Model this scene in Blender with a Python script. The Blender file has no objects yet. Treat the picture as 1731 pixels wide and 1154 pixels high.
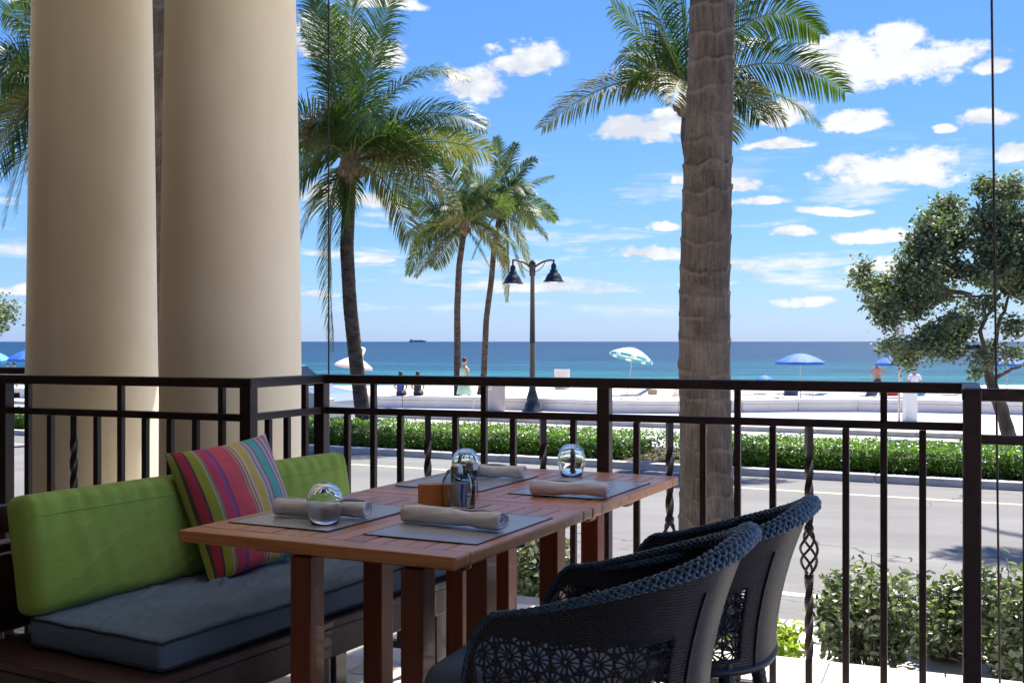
import bpy, bmesh, math, random
from mathutils import Vector, Matrix, noise
random.seed(7)
R = math.radians
SC = bpy.context.scene
COL = SC.collection
F = 1850.0          # focal length in photo pixels (photo 1731 wide)
CX, CY = 865.5, 577.0
EYE = 1.21

# ------------------------------------------------------------------ camera
cam_d = bpy.data.cameras.new('camera')
cam = bpy.data.objects.new('camera', cam_d); COL.objects.link(cam)
cam.location = (0, 0, EYE); cam.rotation_euler = (R(90), 0, 0)
cam_d.sensor_width = 36; cam_d.lens = 36 * F / 1731
cam_d.clip_start = .05; cam_d.clip_end = 60000
cam_d.dof.use_dof = True; cam_d.dof.focus_distance = 6.0; cam_d.dof.aperture_fstop = 18
SC.camera = cam

# ------------------------------------------------------------------ colour management
SC.view_settings.view_transform = 'Standard'
try: SC.view_settings.look = 'None'
except Exception: pass
SC.view_settings.exposure = 1.4
SC.view_settings.gamma = 1
SC.view_settings.use_curve_mapping = False
SC.cycles.max_bounces = 10; SC.cycles.transparent_max_bounces = 12
SC.cycles.transmission_bounces = 8; SC.cycles.glossy_bounces = 4
SC.cycles.caustics_reflective = False; SC.cycles.caustics_refractive = False
SC.cycles.use_denoising = True
SC.cycles.sample_clamp_indirect = 8

SUN_AZ, SUN_EL = 30.0, 60.0        # azimuth clockwise from +Y (towards the sea), elevation
# ------------------------------------------------------------------ world
W = bpy.data.worlds.new('World'); SC.world = W; W.use_nodes = True
nt = W.node_tree; nt.nodes.clear()
class NB:
    """tiny node helper"""
    def __init__(s, t): s.t = t
    def n(s, typ, **kw):
        x = s.t.nodes.new(typ)
        for k, v in kw.items(): setattr(x, k, v)
        return x
    def link(s, a, b): s.t.links.new(a, b)
    def math(s, op, a, b=None, c=None, clamp=False):
        m = s.n('ShaderNodeMath', operation=op); m.use_clamp = clamp
        for i, v in enumerate((a, b, c)):
            if v is None: continue
            if isinstance(v, (int, float)): m.inputs[i].default_value = v
            else: s.link(v, m.inputs[i])
        return m.outputs[0]
    def mix(s, f, a, b, blend='MIX'):
        m = s.n('ShaderNodeMix', data_type='RGBA', blend_type=blend)
        for i, v in ((0, f), (6, a), (7, b)):
            if isinstance(v, (int, float)): m.inputs[i].default_value = v
            elif isinstance(v, (tuple, list)): m.inputs[i].default_value = (*v[:3], 1)
            else: s.link(v, m.inputs[i])
        return m.outputs[2]
    def ramp(s, f, stops, interp='LINEAR'):
        r = s.n('ShaderNodeValToRGB'); cr = r.color_ramp; cr.interpolation = interp
        while len(cr.elements) < len(stops): cr.elements.new(1)
        while len(cr.elements) > len(stops): cr.elements.remove(cr.elements[-1])
        for e, (p, c) in zip(cr.elements, stops):
            e.position = p; e.color = (*c[:3], 1) if isinstance(c, (tuple, list)) else (c, c, c, 1)
        s.link(f, r.inputs[0]); return r.outputs[0]
    def noise(s, vec, scale, detail=4, rough=.5, dist=0, dim='3D'):
        x = s.n('ShaderNodeTexNoise'); x.inputs['Scale'].default_value = scale
        x.inputs['Detail'].default_value = detail; x.inputs['Roughness'].default_value = rough
        x.inputs['Distortion'].default_value = dist
        if vec is not None: s.link(vec, x.inputs['Vector'])
        return x.outputs[0]
    def mapping(s, vec, sc=(1, 1, 1), rot=(0, 0, 0), loc=(0, 0, 0)):
        m = s.n('ShaderNodeMapping'); s.link(vec, m.inputs[0])
        m.inputs['Scale'].default_value = sc; m.inputs['Rotation'].default_value = rot
        m.inputs['Location'].default_value = loc
        return m.outputs[0]
    def comb(s, x, y, z):
        c = s.n('ShaderNodeCombineXYZ')
        for i, v in enumerate((x, y, z)):
            if isinstance(v, (int, float)): c.inputs[i].default_value = v
            else: s.link(v, c.inputs[i])
        return c.outputs[0]

b = NB(nt)
sky = b.n('ShaderNodeTexSky', sky_type='NISHITA')
sky.sun_disc = False; sky.sun_elevation = R(SUN_EL); sky.sun_rotation = R(SUN_AZ)
sky.altitude = 0; sky.air_density = 1.0; sky.dust_density = 0.3; sky.ozone_density = 2.5
# the photograph's colour response to the clear sky, one smooth curve per channel over the whole dome
sepc = b.n('ShaderNodeSeparateColor'); b.link(sky.outputs[0], sepc.inputs[0])
cmb = b.n('ShaderNodeCombineColor')
for i_, (g_, e_) in enumerate(((.225, 1.09), (.475, .88), (2.22, .30))):
    b.link(b.math('MULTIPLY', b.math('POWER', sepc.outputs[i_], e_), g_), cmb.inputs[i_])
tc = b.n('ShaderNodeTexCoord')
sp = b.n('ShaderNodeSeparateXYZ'); b.link(tc.outputs['Generated'], sp.inputs[0])
az = b.math('ARCTAN2', sp.outputs[0], sp.outputs[1])
el = b.math('ARCSINE', sp.outputs[2])
vec2 = b.comb(az, b.math('MULTIPLY', el, 1.6), 0.3)
nA = b.noise(vec2, 15, 9, .66)
nB = b.noise(b.mapping(vec2, loc=(5, 3, 1)), 40, 5, .6)
nC = b.noise(b.mapping(vec2, loc=(2, 7, 4)), 9, 3, .5)
azw = b.math('ADD', az, b.math('MULTIPLY', b.math('SUBTRACT', nA, .5), .035))
elw = b.math('ADD', el, b.math('MULTIPLY', b.math('SUBTRACT', nC, .5), .022))
# cumulus seen over the sea: centre and half sizes in degrees of azimuth / elevation
def px_dir(x, y):
    u = (x - CX) / F; v = (CY - y) / F
    a = math.atan(u); return a, math.atan(v * math.cos(a))
clouds = [(570, 75, 62, 40), (655, 95, 35, 32), (800, 150, 52, 32), (900, 108, 62, 34), (925, 98, 30, 28),
          (1075, 228, 78, 26), (1135, 215, 30, 24), (1500, 112, 140, 52), (1420, 100, 70, 42), (1600, 100, 45, 24),
          (1525, 62, 40, 26), (1325, 195, 48, 24), (1450, 206, 55, 22), (1310, 248, 68, 13), (1510, 288, 125, 36),
          (1560, 268, 55, 26), (1670, 205, 36, 18), (1708, 262, 34, 18), (1680, 115, 34, 12), (1595, 222, 20, 8),
          (1260, 316, 30, 12), (1285, 341, 48, 9), (1410, 356, 66, 8), (1340, 395, 36, 11), (1475, 400, 68, 14),
          (1100, 430, 66, 14), (1128, 382, 24, 8), (1150, 308, 22, 10), (645, 440, 28, 6), (560, 335, 60, 26),
          (640, 345, 60, 20), (120, 5, 130, 22), (30, 490, 40, 10), (540, 500, 34, 9), (660, 5, 60, 10),
          (1370, 510, 40, 12), (1265, 455, 14, 7), (1180, 480, 60, 6), (1500, 450, 60, 14), (1560, 470, 60, 18), (900, 490, 70, 8)]
best = None
for (x, y, rx, ry) in clouds:
    a0, e0 = px_dir(x, y)
    da = b.math('MULTIPLY', b.math('SUBTRACT', azw, a0), F / (rx * 1.12))
    de = b.math('SUBTRACT', elw, e0)
    dd = b.math('MAXIMUM', b.math('MULTIPLY', de, F / (ry * 1.15)), b.math('MULTIPLY', de, -F / (ry * .75)))
    q = b.math('SQRT', b.math('ADD', b.math('MULTIPLY', da, da), b.math('MULTIPLY', dd, dd)))
    f = b.math('SUBTRACT', 1.0, q)
    best = f if best is None else b.math('MAXIMUM', best, f)
best = b.math('MAXIMUM', best, -1.2)
fb = b.math('ADD', b.math('MULTIPLY', b.math('SUBTRACT', nA, .5), 1.9), b.math('MULTIPLY', b.math('SUBTRACT', nB, .5), 1.5))
field = b.math('ADD', best, fb)
def sstep(v, a, c):
    m = b.n('ShaderNodeMapRange', interpolation_type='SMOOTHSTEP')
    b.link(v, m.inputs[0]); m.inputs[1].default_value = a; m.inputs[2].default_value = c
    return m.outputs[0]
dens = sstep(field, -.02, .42)
# thin streaks of distant cloud low over the horizon, all the way round
hz = b.noise(b.comb(b.math('MULTIPLY', az, 7), b.math('MULTIPLY', el, 46), 1.7), 1.0, 6, .62)
hmask = b.math('MULTIPLY', sstep(el, .012, .045), b.math('SUBTRACT', 1.0, sstep(el, .10, .20)))
streak = b.math('MULTIPLY', sstep(hz, .50, .66), b.math('MULTIPLY', hmask, .85))
# scattered fair-weather cloud over the rest of the dome
up = b.math('MAXIMUM', sp.outputs[2], .06)
pl = b.comb(b.math('DIVIDE', sp.outputs[0], up), b.math('DIVIDE', sp.outputs[1], up), 0)
gen = sstep(b.noise(pl, 1.1, 6, .55), .56, .72)
inview = b.math('MULTIPLY', b.math('LESS_THAN', b.math('ABSOLUTE', az), .52), b.math('LESS_THAN', el, .33))
gen = b.math('MULTIPLY', gen, b.math('SUBTRACT', 1.0, inview))
gen = b.math('MULTIPLY', gen, sstep(el, .03, .12))
cov = b.math('MAXIMUM', b.math('MAXIMUM', dens, streak), gen)
shade = b.ramp(b.math('ADD', b.math('MULTIPLY', nC, .55), b.math('MULTIPLY', nB, .45)), [(.42, (2.9, 3.05, 3.35)), (.52, (3.85, 3.9, 4.0))])
skyc = b.mix(b.math('MULTIPLY', cov, .97), cmb.outputs[0], shade)
bg = b.n('ShaderNodeBackground'); b.link(skyc, bg.inputs[0]); bg.inputs[1].default_value = .10
out = b.n('ShaderNodeOutputWorld'); b.link(bg.outputs[0], out.inputs[0])
W.cycles.sampling_method = 'MANUAL'; W.cycles.sample_map_resolution = 512

# ------------------------------------------------------------------ sun
sd = bpy.data.lights.new('sun', 'SUN'); sd.energy = 4.6; sd.angle = R(.53); sd.color = (1, .95, .87)
so = bpy.data.objects.new('sun', sd); COL.objects.link(so); so.location = (5, 10, 30)
tosun = Vector((math.sin(R(SUN_AZ)) * math.cos(R(SUN_EL)), math.cos(R(SUN_AZ)) * math.cos(R(SUN_EL)), math.sin(R(SUN_EL))))
so.rotation_euler = tosun.to_track_quat('Z', 'Y').to_euler()

# ================================================================== helpers
def at(x, y, Y):            # photo pixel at depth Y -> world point
    return Vector(((x - CX) / F * Y, Y, EYE - (y - CY) / F * Y))
def on(x, y, z):            # photo pixel on the level z
    Y = (EYE - z) * F / (y - CY); return Vector(((x - CX) / F * Y, Y, z))

class MB:
    def __init__(s): s.v = []; s.f = []; s.uv = None
    def add(s, vs, fs):
        o = len(s.v); s.v += [tuple(v) for v in vs]; s.f += [tuple(i + o for i in f) for f in fs]
        return s
    def frame(s, o, ax, ay, az_, sx, sy, sz, bev=0):
        """box centred at o with half-axes"""
        o = Vector(o); hx, hy, hz_ = Vector(ax) * sx / 2, Vector(ay) * sy / 2, Vector(az_) * sz / 2
        if bev <= 0:
            vs = [o + i * hx + j * hy + k * hz_ for k in (-1, 1) for j in (-1, 1) for i in (-1, 1)]
            return s.add(vs, [(0, 2, 3, 1), (4, 5, 7, 6), (0, 1, 5, 4), (2, 6, 7, 3), (0, 4, 6, 2), (1, 3, 7, 5)])
        bm = bmesh.new(); bmesh.ops.create_cube(bm, size=1)
        for v in bm.verts: v.co = Vector((v.co.x * sx, v.co.y * sy, v.co.z * sz))
        bmesh.ops.bevel(bm, geom=bm.edges[:], offset=min(bev, sx * .45, sy * .45, sz * .45), segments=2, affect='EDGES', profile=.6)
        M = Matrix((Vector(ax).normalized(), Vector(ay).normalized(), Vector(az_).normalized())).transposed()
        bm.verts.index_update()
        vs = [o + M @ v.co for v in bm.verts]; fs = [tuple(v.index for v in f.verts) for f in bm.faces]
        bm.free(); return s.add(vs, fs)
    def box(s, c, size, rz=0, bev=0):
        ca, sa = math.cos(rz), math.sin(rz)
        return s.frame(c, (ca, sa, 0), (-sa, ca, 0), (0, 0, 1), *size, bev=bev)
    def bar(s, p0, p1, w, h, up=(0, 0, 1), bev=0):
        p0, p1 = Vector(p0), Vector(p1); d = p1 - p0; L = d.length; d.normalize()
        side = d.cross(Vector(up)); 
        if side.length < 1e-4: side = Vector((1, 0, 0))
        side.normalize(); u = side.cross(d)
        return s.frame((p0 + p1) / 2, d, side, u, L, w, h, bev=bev)
    def tube(s, pts, rad, n=8, cap=True):
        pts = [Vector(p) for p in pts]; N = len(pts)
        if not hasattr(rad, '__len__'): rad = [rad] * N
        vs = []; prev = None
        for i, p in enumerate(pts):
            t = (pts[min(i + 1, N - 1)] - pts[max(i - 1, 0)])
            if t.length < 1e-9: t = Vector((0, 0, 1))
            t.normalize()
            if prev is None:
                a = t.cross(Vector((0, 0, 1)))
                if a.length < 1e-3: a = t.cross(Vector((1, 0, 0)))
                a.normalize()
            else:
                a = prev - t * prev.dot(t); a.normalize()
            prev = a; c = t.cross(a)
            for k in range(n):
                th = 2 * math.pi * k / n; vs.append(p + (a * math.cos(th) + c * math.sin(th)) * rad[i])
        fs = [(i * n + k, i * n + (k + 1) % n, (i + 1) * n + (k + 1) % n, (i + 1) * n + k) for i in range(N - 1) for k in range(n)]
        if cap: fs += [tuple(reversed(range(n))), tuple((N - 1) * n + k for k in range(n))]
        return s.add(vs, fs)
    def lathe(s, prof, n=24, o=(0, 0, 0), closed=False):
        o = Vector(o); vs = []; N = len(prof)
        for r, z in prof:
            for k in range(n):
                th = 2 * math.pi * k / n; vs.append(o + Vector((r * math.cos(th), r * math.sin(th), z)))
        M = N if closed else N - 1
        fs = [(i * n + k, i * n + (k + 1) % n, ((i + 1) % N) * n + (k + 1) % n, ((i + 1) % N) * n + k) for i in range(M) for k in range(n)]
        return s.add(vs, fs)
    def build(s, name, mat, parent=None, smooth=False, loc=None):
        me = bpy.data.meshes.new(name); me.from_pydata(s.v, [], s.f); me.validate()
        if mat: me.materials.append(mat)
        if smooth:
            for p in me.polygons: p.use_smooth = True
        return link(name, me, parent, loc)
def link(name, me, parent=None, loc=None):
    o = bpy.data.objects.new(name, me); COL.objects.link(o)
    if parent is not None:
        o.parent = parent
        o.matrix_parent_inverse = Matrix.Translation(-parent.location) if loc is None and parent.type == 'EMPTY' and parent.get('_w') else Matrix.Identity(4)
    if loc is not None: o.location = loc
    return o
def tag(o, label=None, cat=None, group=None, kind=None):
    if label: o['label'] = label
    if cat: o['category'] = cat
    if group: o['group'] = group
    if kind: o['kind'] = kind
    return o
def thing(name, label, cat, loc=(0, 0, 0), group=None, rz=0, world=True):
    """Empty at the thing's base. world=True: the children are modelled in world coordinates."""
    o = bpy.data.objects.new(name, None); COL.objects.link(o); o.location = loc
    o.empty_display_size = .1
    if world: o['_w'] = 1
    else: o.rotation_euler = (0, 0, rz)
    return tag(o, label, cat, group)
def struct(o): o['kind'] = 'structure'; return o
def copy_tree(o, parent=None):
    c = o.copy(); COL.objects.link(c)
    if parent is not None: c.parent = parent
    for ch in [x for x in o.children]: copy_tree(ch, c)
    return c
def smooth_mod(o, lv=1):
    m = o.modifiers.new('sub', 'SUBSURF'); m.levels = lv; m.render_levels = lv; return o

# ================================================================== materials
def mat(name, col, rough=.6, spec=.5, metal=0, coat=0, fn=None, **kw):
    m = bpy.data.materials.new(name); m.use_nodes = True; t = m.node_tree
    p = t.nodes['Principled BSDF']; q = NB(t)
    p.inputs['Base Color'].default_value = (*col, 1); p.inputs['Roughness'].default_value = rough
    p.inputs['Specular IOR Level'].default_value = spec; p.inputs['Metallic'].default_value = metal
    p.inputs['Coat Weight'].default_value = coat
    for k, v in kw.items(): p.inputs[k].default_value = v
    if fn: fn(q, p)
    return m
def obj_co(q): return q.n('ShaderNodeTexCoord').outputs['Object']
def bump(q, p, h, strength=.3, dist=.01):
    bn = q.n('ShaderNodeBump'); bn.inputs['Strength'].default_value = strength; bn.inputs['Distance'].default_value = dist
    q.link(h, bn.inputs['Height']); q.link(bn.outputs[0], p.inputs['Normal'])
def mottled(c1, c2, scale=5, detail=6, bs=.2, bd=.004, lo=.35, hi=.65, stretch=(1, 1, 1), dist=0):
    def fn(q, p):
        co = q.mapping(obj_co(q), sc=stretch); n = q.noise(co, scale, detail, .6, dist)
        q.link(q.ramp(n, [(lo, c1), (hi, c2)]), p.inputs['Base Color'])
        n2 = q.noise(co, scale * 6, 5, .6)
        bump(q, p, n2, bs, bd)
    return fn

M = {}
M['stucco'] = mat('cream_stucco', (.72, .58, .38), .8, .3, fn=mottled((.76, .66, .48), (.85, .77, .61), 1.6, 8, .45, .006, stretch=(1, 1, .45)))
M['ceiling'] = mat('ceiling_plaster', (.82, .75, .60), .9, .2)
M['wallm'] = mat('room_wall', (.24, .165, .085), .9, .2)
def iron_fn(q, p):
    n = q.noise(obj_co(q), 30, 5, .6)
    q.link(q.ramp(n, [(.35, (.016, .0075, .0075)), (.7, (.036, .016, .016))]), p.inputs['Base Color'])
    q.link(q.ramp(n, [(.3, .34), (.7, .5)]), p.inputs['Roughness']); bump(q, p, n, .15, .002)
M['iron'] = mat('dark_bronze_paint', (.02, .013, .012), .4, .5, fn=iron_fn)
def wood_fn(c1, c2, bs=.12, ax='x'):
    st = {'x': (1.2, 22, 22), 'y': (22, 1.2, 22), 'z': (22, 22, 1.2)}[ax]
    def fn(q, p):
        co = q.mapping(obj_co(q), sc=st)
        oi = q.n('ShaderNodeObjectInfo'); ca = q.n('ShaderNodeVectorMath', operation='ADD')
        q.link(co, ca.inputs[0]); q.link(q.comb(q.math('MULTIPLY', oi.outputs['Random'], 50), 0, 0), ca.inputs[1])
        n = q.noise(ca.outputs[0], 1.6, 7, .62, .8)
        base = q.ramp(n, [(.3, c1), (.72, c2)])
        v = q.math('ADD', .82, q.math('MULTIPLY', oi.outputs['Random'], .34))
        q.link(q.mix(1.0, base, q.comb(v, v, v), 'MULTIPLY'), p.inputs['Base Color'])
        bump(q, p, n, bs, .002)
    return fn
M['teak'] = mat('varnished_teak_top', (.33, .13, .06), .45, .5, coat=.85, fn=wood_fn((.48, .155, .040), (.74, .31, .095)), **{'Coat Roughness': .34})
M['teak_leg'] = mat('red_teak_leg', (.2, .05, .025), .4, .5, coat=.15, fn=wood_fn((.19, .033, .012), (.31, .070, .024), ax='z'))
M['bench_wood'] = mat('dark_red_bench_wood', (.06, .028, .03), .38, .5, coat=.2, fn=wood_fn((.045, .02, .024), (.08, .036, .038)))
M['red_wood'] = mat('deep_red_chair_wood', (.11, .022, .022), .4, .5, coat=.2, fn=wood_fn((.09, .017, .018), (.14, .03, .028)))
def cloth_fn(c, c2, sc=260, wr=5, ws=.5):
    def fn(q, p):
        co = obj_co(q)
        big = q.noise(co, 3, 4, .5); q.link(q.ramp(big, [(.3, c), (.7, c2)]), p.inputs['Base Color'])
        w1 = q.n('ShaderNodeTexWave', wave_type='BANDS', bands_direction='X'); w1.inputs['Scale'].default_value = sc
        w2 = q.n('ShaderNodeTexWave', wave_type='BANDS', bands_direction='Z'); w2.inputs['Scale'].default_value = sc
        q.link(co, w1.inputs[0]); q.link(co, w2.inputs[0])
        wn = q.noise(co, wr, 5, .6, .6)
        h = q.math('ADD', q.math('MULTIPLY', q.math('ADD', w1.outputs[1], w2.outputs[1]), .03), wn)
        bump(q, p, h, ws, .02)
    return fn
M['green'] = mat('green_outdoor_fabric', (.2, .36, .05), .85, .2, fn=cloth_fn((.33, .50, .085), (.38, .56, .11)), **{'Sheen Weight': .15})
M['blue'] = mat('blue_grey_outdoor_fabric', (.12, .19, .27), .85, .2, fn=cloth_fn((.15, .235, .37), (.20, .30, .45), 260, 6, .8), **{'Sheen Weight': .15})
M['blue_pipe'] = mat('dark_piping', (.05, .06, .09), .8, .2)
def pillow_fn(q, p):
    co = obj_co(q); s_ = q.n('ShaderNodeSeparateXYZ'); q.link(co, s_.inputs[0])
    f = q.math('ADD', q.math('MULTIPLY', s_.outputs[0], 1 / .46), .5)
    cols = [(0, (.10, .12, .04)), (.03, (.30, .30, .06)), (.06, (.07, .07, .03)), (.08, (.42, .04, .06)), (.135, (.12, .06, .09)), (.15, (.33, .36, .04)),
            (.215, (.45, .46, .40)), (.23, (.30, .30, .12)), (.25, (.60, .08, .16)), (.315, (.16, .16, .38)), (.33, (.40, .07, .22)), (.35, (.70, .12, .16)),
            (.49, (.62, .30, .26)), (.505, (.10, .08, .16)), (.515, (.62, .50, .30)), (.535, (.45, .16, .12)), (.545, (.64, .55, .40)), (.57, (.66, .50, .12)),
            (.635, (.58, .56, .46)), (.66, (.26, .24, .42)), (.672, (.55, .50, .42)), (.70, (.33, .17, .36)), (.72, (.12, .48, .42)), (.80, (.30, .20, .40)),
            (.82, (.55, .50, .45)), (.845, (.34, .18, .34)), (.87, (.60, .50, .40)), (.90, (.42, .20, .40)), (.93, (.60, .50, .45)), (.965, (.42, .25, .4))]
    q.link(q.ramp(f, cols, 'CONSTANT'), p.inputs['Base Color'])
    wn = q.noise(co, 7, 5, .6, .5); fine = q.noise(co, 300, 2, .5)
    bump(q, p, q.math('ADD', wn, q.math('MULTIPLY', fine, .06)), .45, .02)
M['pillow'] = mat('striped_fabric', (.5, .1, .2), .85, .2, fn=pillow_fn)
M['napkin'] = mat('white_cotton', (.72, .70, .70), .9, .2, fn=cloth_fn((.90, .90, .90), (.94, .94, .94), 400, 22, .35))
def mat_weave(q, p):
    co = q.mapping(obj_co(q), sc=(1, 1, 1)); ck = q.n('ShaderNodeTexChecker'); ck.inputs['Scale'].default_value = 170
    q.link(co, ck.inputs['Vector']); ck.inputs['Color1'].default_value = (.64, .66, .70, 1); ck.inputs['Color2'].default_value = (.22, .23, .26, 1)
    q.link(ck.outputs[0], p.inputs['Base Color']); bump(q, p, ck.outputs[1], .5, .002)
M['placemat'] = mat('woven_grey_vinyl', (.2, .2, .22), .38, .8, coat=.6, fn=mat_weave, **{'Coat Roughness': .3})
M['mat_edge'] = mat('placemat_edge', (.05, .05, .06), .5, .4)
M['glass'] = mat('clear_glass', (.97, .99, .99), .0, .5, **{'Transmission Weight': 1.0, 'IOR': 1.46})
M['steel'] = mat('brushed_steel', (.5, .5, .5), .3, .5, 1)
def thin_glass():
    m = bpy.data.materials.new('thin_clear_glass'); m.use_nodes = True; t = m.node_tree; t.nodes.clear(); q = NB(t)
    fr = q.n('ShaderNodeFresnel'); fr.inputs[0].default_value = 1.13; tr = q.n('ShaderNodeBsdfTransparent'); tr.inputs[0].default_value = (.93, .96, .96, 1)
    gl = q.n('ShaderNodeBsdfGlossy'); gl.inputs['Roughness'].default_value = .02; mx = q.n('ShaderNodeMixShader'); q.link(fr.outputs[0], mx.inputs[0])
    q.link(tr.outputs[0], mx.inputs[1]); q.link(gl.outputs[0], mx.inputs[2]); o = q.n('ShaderNodeOutputMaterial'); q.link(mx.outputs[0], o.inputs[0]); return m
M['thin'] = thin_glass()
M['salt'] = mat('salt', (.8, .8, .78), .8); M['pepper'] = mat('pepper', (.12, .09, .07), .8)
M['orange'] = mat('orange_wood', (.55, .20, .04), .5, .4, fn=wood_fn((.46, .16, .03), (.62, .24, .05)))
M['packet_w'] = mat('white_paper', (.7, .7, .68), .7); M['packet_b'] = mat('blue_paper', (.06, .13, .42), .6)
M['chair_pad'] = mat('blue_grey_pad', (.14, .19, .27), .8, .2, fn=cloth_fn((.12, .165, .24), (.16, .21, .30)))
def wicker_fn(c1, c2, sc):
    def fn(q, p):
        uv = q.n('ShaderNodeTexCoord').outputs['UV']
        bk = q.n('ShaderNodeTexBrick'); bk.inputs['Scale'].default_value = sc; bk.offset = .5
        bk.inputs['Mortar Size'].default_value = .035; bk.inputs['Mortar Smooth'].default_value = 1
        bk.inputs['Brick Width'].default_value = .5; bk.inputs['Row Height'].default_value = .22
        bk.inputs['Color1'].default_value = (*c1, 1); bk.inputs['Color2'].default_value = (*c2, 1); bk.inputs['Mortar'].default_value = (.004, .004, .006, 1)
        q.link(uv, bk.inputs['Vector']); q.link(bk.outputs[0], p.inputs['Base Color'])
        h = q.math('SUBTRACT', 1.0, bk.outputs[1]); bump(q, p, h, .9, .006)
    return fn
M['wicker'] = mat('dark_navy_wicker', (.02, .022, .04), .42, .5, fn=wicker_fn((.007, .007, .014), (.014, .014, .026), 34))
M['strand'] = mat('dark_wicker_strand', (.011, .012, .022), .4, .5)
M['rope'] = mat('sky_tinted_braid', (.05, .10, .17), .42, .5, fn=mottled((.022, .060, .125), (.06, .14, .24), 60, 3, .1, .001))  # blue reflection of the sky is mixed into the braid colour
def tile_fn(q, p):
    oi = q.n('ShaderNodeObjectInfo'); co = obj_co(q); n = q.noise(co, 5, 7, .65, 1.0)
    base = q.ramp(n, [(.3, (.54, .50, .44)), (.7, (.70, .66, .60))]); v = q.math('ADD', .88, q.math('MULTIPLY', oi.outputs['Random'], .2))
    q.link(q.mix(1.0, base, q.comb(v, v, v), 'MULTIPLY'), p.inputs['Base Color']); bump(q, p, q.noise(co, 40, 4, .6), .2, .003)
M['tile'] = mat('travertine_tile', (.5, .45, .4), .5, .4, fn=tile_fn)
M['grout'] = mat('deck_concrete', (.35, .32, .29), .85, .3, fn=mottled((.30, .27, .24), (.40, .37, .33), 3))
M['concrete'] = mat('pale_concrete', (.5, .47, .43), .85, .3, fn=mottled((.50, .475, .44), (.62, .59, .55), 1.2, 8, .3, .004))
M['kerb'] = mat('kerb_concrete', (.42, .40, .37), .85, .3, fn=mottled((.34, .32, .29), (.48, .46, .42), 2.5, 8, .4, .006))
def asphalt_fn(q, p):
    co = obj_co(q); n = q.noise(co, .35, 6, .6); g = q.noise(co, 60, 2, .6); st = q.noise(q.mapping(co, sc=(.12, 1.6, 1), rot=(0, 0, R(26.5))), 1.0, 5, .6)
    f = q.math('ADD', q.math('MULTIPLY', n, .4), q.math('ADD', q.math('MULTIPLY', g, .3), q.math('MULTIPLY', st, .3)))
    q.link(q.ramp(f, [(.36, (.135, .131, .127)), (.64, (.205, .199, .193))]), p.inputs['Base Color'])
    base = p.inputs['Base Color'].links[0].from_socket
    rr = q.mapping(co, rot=(0, 0, R(26.5)))                                   # x along the street, y across it
    track = q.noise(q.mapping(rr, sc=(.02, 1.1, 1)), 1.0, 3, .5); patch = q.n('ShaderNodeTexVoronoi'); patch.inputs['Scale'].default_value = .22; q.link(rr, patch.inputs['Vector'])
    base = q.mix(q.ramp(track, [(.45, 0.), (.62, .38)]), base, (.12, .115, .11))
    base = q.mix(.035, base, patch.outputs['Color'], 'SOFT_LIGHT')
    vo = q.n('ShaderNodeTexVoronoi', feature='DISTANCE_TO_EDGE'); vo.inputs['Scale'].default_value = .42
    wv = q.n('ShaderNodeVectorMath', operation='ADD'); q.link(rr, wv.inputs[0]); nz_ = q.n('ShaderNodeTexNoise'); nz_.inputs['Scale'].default_value = 1.6; q.link(rr, nz_.inputs['Vector']); q.link(nz_.outputs['Color'], wv.inputs[1]); q.link(wv.outputs[0], vo.inputs['Vector'])
    ck_ = q.ramp(vo.outputs[0], [(.004, 1.), (.010, 0.)]); msk = q.ramp(q.noise(co, .25, 3, .5), [(.48, 0.), (.56, 1.)])
    base = q.mix(q.math('MULTIPLY', q.math('MULTIPLY', ck_, msk), .8), base, (.05, .048, .045))
    oil = q.ramp(q.noise(co, 1.3, 4, .6), [(.68, 0.), (.76, .5)]); base = q.mix(oil, base, (.09, .085, .08))
    q.link(base, p.inputs['Base Color'])
    bump(q, p, g, .5, .006)
M['asphalt'] = mat('sun_bleached_asphalt', (.2, .2, .2), .9, .3, fn=asphalt_fn)
M['asphalt2'] = mat('pale_roadway', (.36, .35, .33), .9, .3, fn=mottled((.36, .35, .32), (.46, .44, .41), .8, 8, .3, .006))
M['white_line'] = mat('white_road_paint', (.7, .7, .68), .7, fn=mottled((.5, .5, .48), (.75, .75, .72), 6, 6, .1, .002))
M['yellow_line'] = mat('yellow_road_paint', (.6, .42, .08), .7, fn=mottled((.33, .31, .27), (.50, .42, .22), 1.6, 8, .1, .002))
M['sand'] = mat('pale_beach_sand', (.62, .55, .45), .95, .2, fn=mottled((.60, .54, .45), (.72, .66, .56), .5, 9, .6, .03))
M['soil'] = mat('dark_planting_soil', (.09, .06, .04), .95, .2, fn=mottled((.05, .035, .025), (.15, .11, .07), 9, 6, .8, .03))
M['wallw'] = mat('white_painted_wall', (.55, .54, .53), .75, .3, fn=mottled((.64, .61, .57), (.72, .69, .65), 1.5, 6, .2, .004))
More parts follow.
